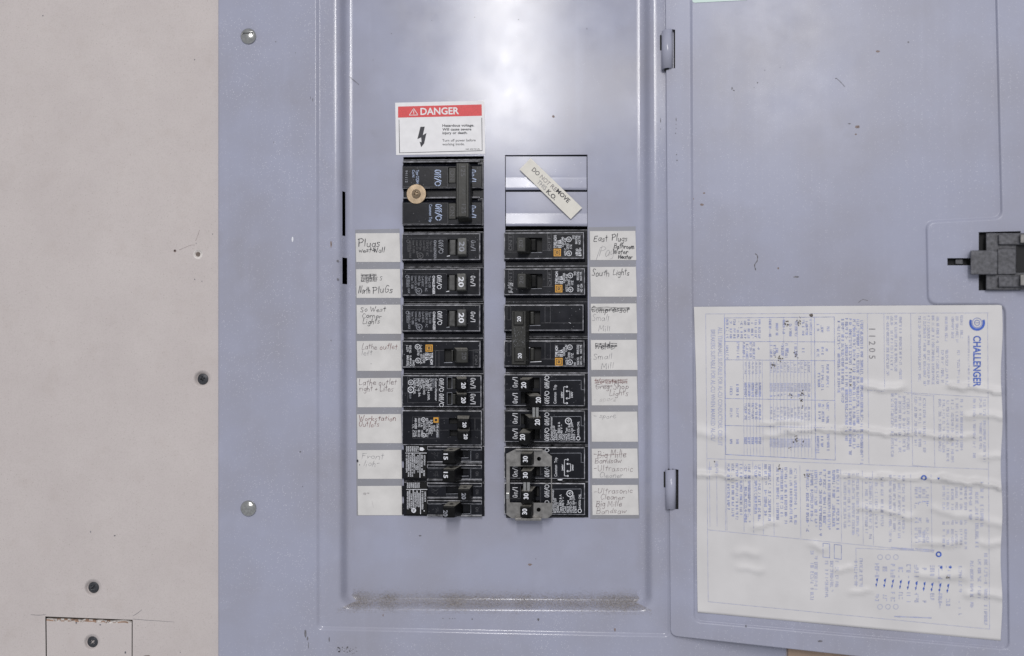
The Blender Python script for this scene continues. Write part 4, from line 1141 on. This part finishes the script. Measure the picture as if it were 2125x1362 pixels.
# --- three grey handled single pole breakers
FINE = ['Type C120', '120/240 V AC', 'Cu-Al 60/75C', 'HACR Type', 'Listed Cir. Brk.', 'Issue T-1890', 'LR33019-G-10AX']
for k, (y0, dx, lab, nmat, pmat, wmat) in enumerate(((484.5, 0, 'black breaker with a worn grey 20 handle, first below the main breaker', M['greyprint'], 2, 1),
                                         (558, -3.5, 'black breaker with a grey 20 handle and clear print, middle of three alike', M['white'], 1, 0),
                                         (632.5, -2.5, 'black breaker whose handle carries a bright white 20, lowest of three alike', M['white'], 1, 0))):
    t = brk(920, y0+28, lab)
    px0 = 928 + (0 if k == 0 else 0)
    body(t, y0, y0+55.5, 834, 996.5, [(px0+1 + dx*.3, 968+dx*.3, y0+12, y0+46)], (834, 1004, y0-3, y0+69))
    x_ = dx*.4
    mb = MB(); rr = rect(933+x_, 946+x_, y0+13, y0+45.5, Y_FACE-1); block(mb, rr, Y_FACE-2, rr, Y_FACE+11, 2.5, 1, 0); mb.build('rocker', M['rocker'], t)
    handle(t, (949.5+x_, 968+x_, y0+9.5, y0+44), -8, -3, 0, M['hand_grey'] if k < 2 else M['rocker'], '20', (958.5+x_, y0+27.5), 21, 10.5, 'cw', nmat, b=2)
    tx = MB()
    onoff(tx, 'On/I', 982+x_*.5, y0+15, y0+36, 8.6, 'cw', FP, 1 if k == 0 else 0)
    onoff(tx, 'Off/O', 915+dx, y0+14, y0+42, 8.8, 'cw', FP, 1 if k == 0 else 0)
    text_span(tx, 'CHALLENGER', 903+dx*.8, y0+14.5, y0+53, 5, 'cw', FP, wmat, 1)
    for i, s in enumerate(FINE):
        L_ = (24, 32, 22, 20, 30, 26, 36)[i]
        text_span(tx, s, 894.5 - i*7.2 + dx*.8, y0+15, y0+15+L_, 4.6, 'cw', FP, pmat)
    text_span(tx, 'LR33019', 847+dx*.6, y0+22, y0+38, 4, 'cw', FP, pmat)
    ring(tx, 847+dx*.6, y0+16.5, 3, .9, FP, pmat)
    ul(tx, 872+dx*.8, y0+46.5, 6, 1 if k else 2)
    line(tx, 838, y0+10, 926, y0+10, .6, FP, 2); line(tx, 926, y0+10, 927, y0+13, .6, FP, 2)
    line(tx, 928+x_, y0+47.5, 933+x_, y0+46.5, 1.6, FP, 0 if k < 2 else 1)
    line(tx, 994, y0+8, 994, y0+50, .6, FP, 2)
    tx.build('lettering', PR, t, False)

# --- single pole breakers with the gold emblem
def hom_print(tx, x, yb, yt, ccw=True, mi=0):
    """fine print columns to one side of the emblem: x = first column, increasing away from it"""
    r = 'ccw' if ccw else 'cw'; s = 1 if ccw else -1
    for dx, a, b, h_, txt in ((3, 0, .92, 5.5, 'TYPE HOM'), (8.2, .05, .55, 4.4, 'OR QO'), (13, .02, .62, 6.2, '10 kA'), (18.5, .1, .8, 4.2, '120/240')):
        y_a = yb + (yt-yb)*a; y_b = yb + (yt-yb)*b
        text_span(tx, txt, x + s*dx, min(y_a, y_b), max(y_a, y_b), h_, r, FP, mi, 1 if h_ > 5 else 0)
# left
t = brk(920, 736, 'black breaker on the left with gold square emblem and dim 20 handle')
body(t, 707.5, 763, 834, 997, [(922, 940, 724, 752)], (834, 1004, 702, 776))
mb = MB(); rr = rect(936, 945, 726, 751, Y_FACE+1); block(mb, rr, Y_FACE, rr, Y_FACE+11, 2, 1); mb.build('rocker', M['hand_dark'], t)
handle(t, (946, 971.5, 725.5, 753.5), -12, -9, 0, M['hand_dark'], '20', (963, 739), 15, 9, 'cw', M['dimprint'], b=2.4, dusty=True, bold=0)
emblem(t, 883, 898, 715.5, 730)
tx = MB(); hom_print(tx, 898.5, 732, 759, False)
ul(tx, 866.5, 720, 5); ul(tx, 867.5, 748.5, 5)
for x, a, b, s in ((873.5, 716, 731, 'Cu-Al 60'), (874.5, 735, 756, '60/75 C AL'), (868, 727, 738, 'LISTED'), (858, 748, 760, 'SWD'), (851.5, 717, 733, 'ISSUE NO.'), (852, 738, 760, 'UL-489 HACR'), (845.5, 717, 730, 'L-2279'), (846, 738, 759, 'BRK/DISJ')): text_span(tx, s, x, a, b, 4.2, 'cw', FP, 0)
for y in (727.5,): line(tx, 900, y, 921, y, .7, FP, 2); line(tx, 973, y, 997, y, .7, FP, 2)
frame(tx, 982, 994, 726, 762); text_span(tx, 'I ON', 988, 730, 757, 6, 'cw', FP, 2); line(tx, 922, 753, 938, 752.5, 1.4, FP, 1); frame(tx, 904, 911, 728, 762)
for p in ((839, 736), (994, 718), (866, 703)): disc(tx, *p, .9, FP, 1)
tx.build('lettering', PR, t, False)
# right, two alike
for k, (y0, lab) in enumerate(((482.5, 'black breaker with gold emblem at the top of the right row, under the blank plates'), (557.5, 'black breaker with gold emblem and scraped lettering, second in the right row'))):
    d_ = k*2.5
    t = brk(1135, y0+28, lab)
    body(t, y0, y0+55, 1046, 1212 + k*2, [(1094, 1125+d_*.3, y0+11, y0+41)], (1046, 1226, y0-5, y0+70))
    handle(t, (1072+d_*.4, 1091+d_*.4, y0+10, y0+40.5), -12, 11, 0, M['hand_dark'], '20', (1081+d_*.4, y0+24), 17, 8, 'ccw', M['dimprint'], b=2.2, bold=0)
    mb = MB(); rr = rect(1100+d_*.3, 1114+d_*.3, y0+12, y0+40.5, Y_FACE+2); block(mb, rr, Y_FACE+1, rr, Y_FACE+11, 4, 1); mb.build('rocker', M['black2'], t)
    emblem(t, 1149+d_*1.2, 1164+d_*1.2, y0+34, y0+49.5)
    tx = MB(); X = 1149+d_*1.2; hom_print(tx, X, y0+32.5, y0+4, True)
    ul(tx, X+31.5, y0+14.5, 5); ul(tx, X+32, y0+43.5, 5)
    for x, a, b, s in ((23.5, 12, 26, 'Cu-Al 60'), (24, 33, 48, '60/75 C'), (29, 23, 35, 'LISTED'), (35.5, 25, 34, '17Z'), (41, 6, 14, 'SWD'), (47, 7, 24, 'BRK/DISJ'), (48, 33, 48, 'ISSUE NO.'), (53.5, 7, 25, 'HACR TYPE'), (54.5, 32, 49, 'HID 1234')): text_span(tx, s, X+x, y0+a, y0+b, 4.4, 'ccw', FP, 0)
    text_span(tx, 'OFF', 1140+d_*.4, y0+8, y0+36, 5.5, 'ccw', FP, 2); text_span(tx, 'ON I', 1059.5, y0+9, y0+37, 6.5, 'ccw', FP, 2)
    frame(tx, 1055, 1065, y0+4, y0+38); frame(tx, 1136, 1144, y0+2, y0+38)
    line(tx, 1050, y0+41, 1072, y0+41, .6, FP, 2); line(tx, 1126, y0+37.5, 1148, y0+37, .7, FP, 2); frame(tx, 1151+d_, 1210, y0+4.5, y0+51, .8)
    line(tx, 1103, y0+42, 1124, y0+41.5, .9, FP, 1)
    if k:
        for i in range(9): line(tx, 1054+rng.uniform(0, 8), y0+30+i*2.4, 1060+rng.uniform(0, 5), y0+31+i*2.4, rng.uniform(.5, 1.4), FP, 0)
    else:
        for i in range(6): line(tx, 1194+rng.uniform(0, 4), y0+36+i*2.4, 1203+rng.uniform(0, 4), y0+37+i*2.2, rng.uniform(.6, 1.6), FP, 0)
    tx.build('lettering', PR, t, False)
# right, two pole with tie handle
t = brk(1135, 700, 'black two pole breaker with one tall handle tie marked 20 twice')
body(t, 632.5, 686.5, 1046, 1211, [(1098.5, 1121, 645, 675)], (1046, 1226, 626, 699))
body(t, 707, 761, 1046, 1213, [(1100, 1123, 720.5, 750.5)], (1046, 1226, 701.5, 774))
for y0 in (645, 720.5):
    mb = MB(); rr = rect(1099.5, 1109, y0+1, y0+29.5, Y_FACE+3); block(mb, rr, Y_FACE+2, rr, Y_FACE+11, 3, 1); mb.build('rocker', M['hand_dark'], t)
bar = MB(); fr_ = rect(1061.5, 1091.5, 645, 757, -12)
ins = [rect(1065.5, 1087, 647.5, 677, -12), rect(1067, 1088.5, 722, 753, -12)]
holed(bar, grow(fr_, -1.5), -12, ins, 3, 0, 1)
bar.loops([rloop(grow(fr_, -1.5), -12, .01, 1), rloop(grow(fr_, -.5), -11.4, .5, 1), rloop(fr_, -10, .8, 1), rloop((fr_[0]-1, fr_[1]+6, fr_[2]-2, fr_[3]+1), Y_FACE-1, .8, 1)], 0, True)
for r_ in ins: g_ = grow(r_, -1.6); g_ = (g_[0], g_[1]+.4, g_[2]+1, g_[3]+1.4); block(bar, g_, -11.6, g_, -9, .9, .8)
tb = bar.build('handle_tie', [M['hand_dark'], M['pocket']], t)
tm = MB()
text(tm, '20', 1077, 662.3, 11, 7.4, 'ccw', flat(-11.6, .3), 0, 1); text(tm, '20', 1078.5, 738.6, 11, 7.4, 'ccw', flat(-11.6, .3), 0, 1)
for i in range(70): 
    x, y = rng.uniform(1064, 1089), rng.uniform(679, 719); blob(tm, x, y, rng.uniform(.3, .8), rng.uniform(.3, .8), flat(-12, .3), 1, 6)
tm.build('number', [M['white'], M['greyprint']], tb, False)
emblem(t, 1152, 1167.5, 743, 759)
tx = MB()
hom_print(tx, 1152, 741, 716, True)
ul(tx, 1182.5, 721, 5); ul(tx, 1183, 752, 5)
for x, a, b, s in ((1174.5, 716, 730, 'Cu-Al'), (1176, 742, 757, '60/75 C'), (1181, 731, 744, 'LISTED'), (1187.5, 733, 743, '17Z'), (1193, 752, 759, 'SWD'), (1199, 716, 735, 'BRK/DISJ'), (1199.5, 741, 757, 'ISSUE NO.'), (1205.5, 716, 734, 'HACR TYPE'), (1206, 740, 757, 'HID 1234')): text_span(tx, s, x, a, b, 4.4, 'ccw', FP, 0)
frame(tx, 1152, 1208, 714, 758, .8)
for y in (670.5, 745.5): line(tx, 1123, y, 1211, y, .7, FP, 2); 
for y in (634, 709): frame(tx, 1131, 1142, y+2, y+36); frame(tx, 1052, 1060, y+2, y+30)
line(tx, 1100, 676, 1121, 675.5, 1.1, FP, 1); line(tx, 1101, 751.5, 1123, 750.5, 1.3, FP, 0)
line(tx, 1181, 670, 1184, 671, 1.6, FP, 0); disc(tx, 1099, 722, 1, FP, 0); disc(tx, 1203, 642, .8, FP, 1); disc(tx, 1066, 627, .8, FP, 1)
tx.build('lettering', PR, t, False)

# --- tandem with bright white On and Off, left
t = brk(920, 812, 'black tandem breaker on the left with bold white On and Off lettering')
body(t, 779, 845, 834, 999, [(928.5, 967, 784, 808), (929, 967, 816, 840)], (834, 1004, 775, 849), ch=3)
for tip, n_ in (((948, 968.5, 786.5, 809.5), (962, 800.5)), ((948, 968.5, 818.5, 840.5), (962, 831))):
    handle(t, tip, -12, -6, 0, M['black2'], '20', n_, 12.5, 9, 'cw', dusty=True, b=2)
    mb = MB(); rr = rect(938, 946, tip[2]-1, tip[3]-1, Y_FACE+2); block(mb, rr, Y_FACE+1, rr, Y_FACE+11, 2, 1); mb.build('rocker', M['hand_dark'], t)
tx = MB()
for y in (795.5, 828.5): onoff(tx, 'On/I', 981.5, y-10.5, y+10.5, 9.4, 'cw', FP, 0)
for y in (799.5, 831): onoff(tx, 'Off/O', 916, y-13.5, y+13.5, 8.6, 'cw', FP, 0)
for x, a, b, s, bd, mi in ((905, 786, 832, 'Cutter-Hammer', 0, 0), (899.5, 786, 805, 'BR2020', 0, 1), (894.5, 786, 811, 'CTL Type BRD', 0, 0), (889.5, 786, 831, 'Type BRD A & DNPL', 0, 0), (885, 786, 811, '120/240 V ~', 0, 0), (880, 786, 819, 'CuAl 10kA SWD', 0, 0), (875.5, 786, 806, 'HACR Type', 0, 0), (870.5, 786, 824, 'LISTED Cir. Brk.', 0, 0), (866, 786, 812, 'E7819 - T', 0, 0), (860.5, 786, 818, 'LR43556 CNL', 0, 0), (851, 816, 827, 'E7819', 0, 1)): text_span(tx, s, x, a, b, 4.4, 'cw', FP, mi, bd)
ul(tx, 852.5, 794, 5.2); ring(tx, 852.5, 809, 6, 1.5, FP, 0); text(tx, 'UL', 852.5, 809, 6, 4.4, 35, FP, 0, 1)
frame(tx, 846, 910, 782, 836, .6); line(tx, 838, 816, 846, 816, .6, FP, 2); frame(tx, 928, 938, 783, 807, .7, 1); frame(tx, 928, 938, 815, 840, .7, 1); line(tx, 948, 815, 998, 814, .8, FP, 1)
tx.build('lettering', PR, t, False)
# --- tandem with gold emblem, left
t = brk(920, 889, 'flat black tandem breaker with small gold emblem and two rounded 20 handles')
body(t, 852, 924.5, 834, 1000, [(931.5, 966, 868, 880), (933, 966, 893, 905.5)], (834, 1004, 850, 926), ch=1.5)
for tip, n_ in (((948.5, 973.5, 869.5, 889), (964, 882)), ((949, 974.5, 894, 913), (966.5, 906.5))):
    handle(t, tip, -14, -4, 0, M['black2'], '20', n_, 11, 7.6, 'cw', dusty=True, b=3)
emblem(t, 899.5, 910, 866.5, 877.5, False)
tx = MB()
for x, a, b, s, mi in ((907.5, 879, 903, 'TYPE HOMT', 0), (901, 883, 896, 'HOMT', 0), (895.5, 872, 880, '10', 0), (896, 883, 904, '120/240 V ~', 0), (891.5, 874, 901, '10 kA SWD', 0), (886.5, 868, 907, '60/75 C AL CU', 0), (880.5, 876, 892, 'LISTED', 0), (875.5, 878, 887, 'L.A.', 0), (876, 893, 907, 'HACR', 0), (870, 868, 887, 'ISSUE NO.', 0), (869.5, 893, 907, 'BK-552', 0), (863, 868, 890, 'AB-5090', 0), (857.5, 881, 889, 'CTL', 0), (858, 893, 907, 'CLASS', 0), (863, 894, 907, 'CU-AL', 0)): text_span(tx, s, x, a, b, 4.5, 'cw', FP, mi)
ul(tx, 878.5, 871, 4); ul(tx, 879.5, 903.5, 4); prect(tx, 905.5, 910, 902, 908, FP, 1); frame(tx, 856, 912, 865.5, 909.5, .6)
for y in (868, 893): line(tx, 913, y, 931, y, .6, FP, 2); line(tx, 976, y, 1000, y, .6, FP, 2)
frame(tx, 985, 986, 870, 892, .5)
tx.build('lettering', PR, t, False)
# --- two tandems with square block handles, bottom left
def ite_label(parent, x0, x1, y0, y1, k):
    mb = MB(); q = flat(Y_FACE-1, .2); q2 = flat(Y_FACE-1, .45)
    rr = rect(x0, x1, y0, y1, Y_FACE-1); block(mb, rr, Y_FACE-1, rr, Y_FACE+2, .4, .3)
    o = mb.build('rating_label', M['label_black'], parent)
    tm = MB()
    line(tm, x0, y0+14.5, x1, y0+14.5, 1.2, q2); line(tm, x1-13.5, y0+16, x1-13.5, y1-1, 1.3, q2)
    n_ = 7
    for i in range(n_):
        x = x0 + 2.5 + i*3.9
        greek(tm, x, y0+7, 13, 2.9, 'cw', q2, 0, .75, .06)
        greek(tm, x, (y0+16+y1-14)/2 + (0 if i % 2 else 3), (y1-y0) - 34 + 9*rng.random() - 4*(i > 4), 3.0, 'cw', q2, 0, .75, .06)
        if i in (1, 2, 3) and k == 0: greek(tm, x, y1-7, 10, 2.6, 'cw', q2, 0, .7, .1)
    greek(tm, x1-9.5, (y0+18+y1)/2 - 4, (y1-y0)*.6, 3.6, 'cw', q2, 0, .75, .08)
    greek(tm, x1-4, y0+30, 22, 3.2, 'cw', q2, 0, .75, .06)
    if k == 0: tm.add([q2(*p) for p in ((x1-14, y0+3), (x1-8, y0+2.5), (x1-4, y0+7), (x1-8, y0+10), (x1-14, y0+9))], [[0, 1, 2, 3, 4]]); greek(tm, x1-5, y1-9, 13, 3, 'cw', q2, 0, .75, .05)
    else: disc(tm, x0+15, y1-8, 5, q2, 0); text(tm, 'SA', x0+15, y1-8, 6, 5, 'cw', flat(Y_FACE-1, .6), 1, 1); disc(tm, x1-6, y1-7, 1.2, q2)
    tm.build('label_print', [M['white'], M['label_black']], o, False)
for k, (y0, lab) in enumerate(((926, 'black tandem breaker with two square handles marked 15, both thrown left'), (1001.5, 'black tandem breaker at bottom left, square 20 handles thrown opposite ways'))):
    t = brk(920, y0+36, lab)
    mb = MB()
    subs = ((y0+9, y0+31.5, (951, 971.5, y0+9.5, y0+25)), (y0+47, y0+68, (952, 972, y0+46.5, y0+63))) if k == 0 else ((y0+9, y0+30, (926, 975, y0+8.5, y0+24)), (y0+45.5, y0+67, (953, 975, y0+47, y0+66)))
    for a, b, hl in subs:
        fr_ = rect(834, 1001, a, b, Y_FACE+4); hs = [rect(*hl, Y_FACE+4)]
        holed(mb, fr_, Y_FACE+4, hs, 12, 0, 1)
        mb.loops([rloop(fr_, Y_FACE+4), rloop(grow(fr_, 1), Y_SHOULDER)], 0, False)
        rr = rect(886, 1000, a-8.2, a-.6, Y_FACE); block(mb, rr, Y_FACE, grow(rr, .5), Y_SHOULDER, 1.4, .5, 0, 2)
        rr = rect(886, 1000, b+.6, b+4.6, Y_FACE+1); block(mb, rr, Y_FACE+1, grow(rr, .5), Y_SHOULDER, 1.2, .5, 0, 2)
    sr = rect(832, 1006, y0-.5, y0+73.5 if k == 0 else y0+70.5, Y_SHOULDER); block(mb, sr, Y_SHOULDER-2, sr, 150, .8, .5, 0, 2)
    mb.build('body', BODY, t)
    ite_label(t, 841.5 + k*2, 885 + k*1.2, y0, y0+66, k)
    H_ = ((( 918, 943, y0+10.5, y0+37), '15', (925, y0+22)), ((918, 944, y0+48.5, y0+75), '15', (925, y0+60))) if k == 0 else (((950, 974.5, y0+14, y0+38), '20', (962.5, y0+28.5)), ((918.5, 944, y0+49.5, y0+73.5), '20', (924.5, y0+64)))
    for tip, s, nc in H_:
        right = tip[0] > 940
        handle(t, tip, -20, 2 if right else 10, -3, M['black2'], s, nc, 13, 8.5, 'cw', M['white'] if s == '15' else M['greyprint'], dusty=True, hole=True, b=2.2, yb=Y_FACE+12)
    tx = MB(); F4 = flat(Y_FACE+4, .25)
    for a, b, hl in subs:
        for c in ((977, a, 977, b), (977, a, 1000, a), (977, b, 1000, b), (hl[0], hl[3]+4.5, hl[1]+4, hl[3]+4.5)): line(tx, *c, .8, F4, 1)
        line(tx, 888, a, 916, a, .7, F4, 1)
        for i in range(5): line(tx, 893 + rng.uniform(0, 20), a + rng.uniform(3, 18), 895 + rng.uniform(0, 18), a + rng.uniform(3, 18), .5, F4, 2)
        text_span(tx, 'ON', 990, a+6, b-6, 6, 'cw', F4, 2)
        hx = hl
        line(tx, hx[0], hx[3], hx[1], hx[3]-1, 1.3, F4, 1)
    tx.build('lettering', PR, t, False)

# --- four pole breakers, bottom right
QL = [(0, 'Cutter-Hammer', 49), (5, 'BQC220220', 30), (10.5, 'A506CT', 22), (16, 'Type BRD & A', 38), (21, '120/240 V ~', 33), (26, 'CuAl', 13), (31.5, 'HACR Type', 26), (37, 'LISTED Cir. Brk.', 35), (42.5, '4 Pole Unit J209', 37), (47.5, 'E7819 - T', 22)]
for k, (ya, yb_, lab) in enumerate(((777, 852, 'black four pole breaker with four 20 handles, two joined by a silver pin'), (928, 1002.5, 'black four pole breaker with 30 handles under the metal clip'))):
    t = brk(1135, ya+74, lab)
    dx = 0 if k == 0 else 1.5
    for y0, nm_ in ((ya, 0), (yb_, 1)):
        hs = [(1080, 1119, y0+7, y0+29), (1081, 1120, y0+36, y0+60)]
        body(t, y0, y0+66, 1046, 1214, hs, (1046, 1226, y0-3, y0+71), ch=3)
    if k == 0:
        hd = (((1077, 1098, 788, 811.5), '20', (1086.5, 799.5), 8), ((1099.5, 1124.5, 822.5, 846), '20', (1117, 830.5), -10), ((1097, 1124, 867, 891.5), '20', (1115, 876.5), -10), ((1076.5, 1100, 898.5, 922), '20', (1084, 907.5), 8))
    else:
        hd = (((1080, 1103, 942, 966.5), '30', (1090, 953), 8), ((1080.5, 1103, 978, 1001.5), '30', (1090, 986.5), 8), ((1081, 1104, 1020, 1046), '30', (1091.5, 1030), 8), ((1079.5, 1102, 1051.5, 1074), '30', (1088.5, 1062), 8))
    for tip, s, nc, ln in hd: handle(t, tip, -20, ln, -1, M['black2'], s, nc, 12.5, 10 if k == 0 else 9.5, 'ccw', M['white'], dusty=True, b=2)
    mb = MB()
    x0, x1, a, b = ((1104.5, 1118, 842, 868) if k == 0 else (1085.5, 1100, 998, 1021))
    for q in ((x0, (x0+x1)/2-.3), ((x0+x1)/2+.3, x1)):
        rr = rect(*q, a, b, -14); block(mb, rr, -15, rr, -4, 2, 1)
    mb.build('tie_pin', M['steel'], t)
    tx = MB()
    for i, y in enumerate((793.5, 826.5, 868.5, 900.5) if k == 0 else (946, 979, 1022, 1055)): onoff(tx, 'On/I', 1069, y-10.5, y+10.5, 9.4, 'ccw', FP, 0)
    for i, y in enumerate((793, 825, 869.5, 901.5) if k == 0 else (944, 977, 1019, 1052)): onoff(tx, 'Off/O', 1135, y-13, y+13, 8.8, 'ccw', FP, 0)
    o_ = ya - 777
    text_span(tx, 'Common  Trip', 1151.7 + dx, 799+o_, 838+o_, 5.6, 'ccw', FP, 0)
    for pts, tx_, ty in (([(1176.5, 803), (1169.8, 803), (1169.8, 837), (1176.5, 837)], 1166, 819.5), ([(1176.5, 812), (1182.7, 812), (1182.7, 827), (1176.5, 827)], 1186.8, 819.5)):
        pts = [(a+dx, b+o_) for a, b in pts]
        for i in range(3): line(tx, *pts[i], *pts[i+1], 1.2, FP)
        disc(tx, *pts[0], 2, FP); disc(tx, *pts[3], 2, FP)
        text_span(tx, '240V', tx_+dx, ty-6.5+o_, ty+6.5+o_, 3.4, 'ccw', FP, 0, 1)
    ybot = 914 if k == 0 else 1064.5
    for ddx, s, L_ in QL: text_span(tx, s, 1144 + dx*2 + ddx, ybot - L_, ybot, 4.5, 'ccw', FP, 0)
    text_span(tx, 'LR43556 CNL', 1200+dx*2, ybot-39, ybot-8, 4.2, 'ccw', FP, 0); ring(tx, 1200+dx*2, ybot-4, 3.6, 1.2, FP)
    ring(tx, 1179.5+dx*2, ybot-40, 6.2, 1.5, FP); text(tx, 'UL', 1179.5+dx*2, ybot-40, 6.5, 5, 145, FP, 0, 1)
    for y0 in (ya, yb_):
        for c in ((1142, y0+13, 1206, y0+12.5), (1206, y0+12.5, 1206, y0+32), (1206, y0+32, 1213, y0+32), (1050, y0+32.5, 1080, y0+32), (1080, y0+7, 1080, y0+30), (1122, y0+8, 1122, y0+58)): line(tx, *c, .8, FP, 1 if c[2] > 1140 else 2)
        for i in range(14): x = rng.uniform(1055, 1210); line(tx, x, y0+65, x+rng.uniform(2, 9), y0+65, .5, FP, 1)
    if k: blob(tx, 1162, 996, 6, 2, FP, 0)
    tx.build('lettering', PR, t, False)

# --- metal clip
t = thing('handle_clip', P(1098, 1005, 8), 'bent galvanised metal clip framing the handles of the bottom right breaker', 'metal clip')
YK = 9
mb = MB()
outer = [(1050.5, 942), (1069.5, 932.5), (1125.5, 932.5), (1145, 947), (1146.2, 1068), (1136, 1076), (1062, 1076), (1051, 1068)]
win = [(1058, 968), (1143.2, 968), (1143.8, 1044), (1058, 1043)]
plate(mb, [outer, win, circle(1118.5, 952.5, 4.4, 18), circle(1117.8, 1058, 4.4, 18)], mp_flat(YK), 2.6)
mb.build('plate', M['clip'], t)
mb = MB()
rr = rect(1069, 1123.5, 1075.5, 1080.5, -7); block(mb, rr, -9, (rr[0], rr[1], rr[2], rr[3]), YK, .8, .6); mb.build('lower_lip', M['clip'], t)
mb = MB()
rr = rect(1070, 1125.5, 932, 935.5, 0); block(mb, rr, -2, (rr[0], rr[1], rr[2], rr[3]), YK, .8, .6); mb.build('upper_lip', M['clip'], t)
mb = MB(); rr = rect(1050, 1057, 1023, 1036, YK-4); block(mb, rr, YK-4.5, rr, YK-2, 1, 1); mb.build('tab', M['steel'], t)
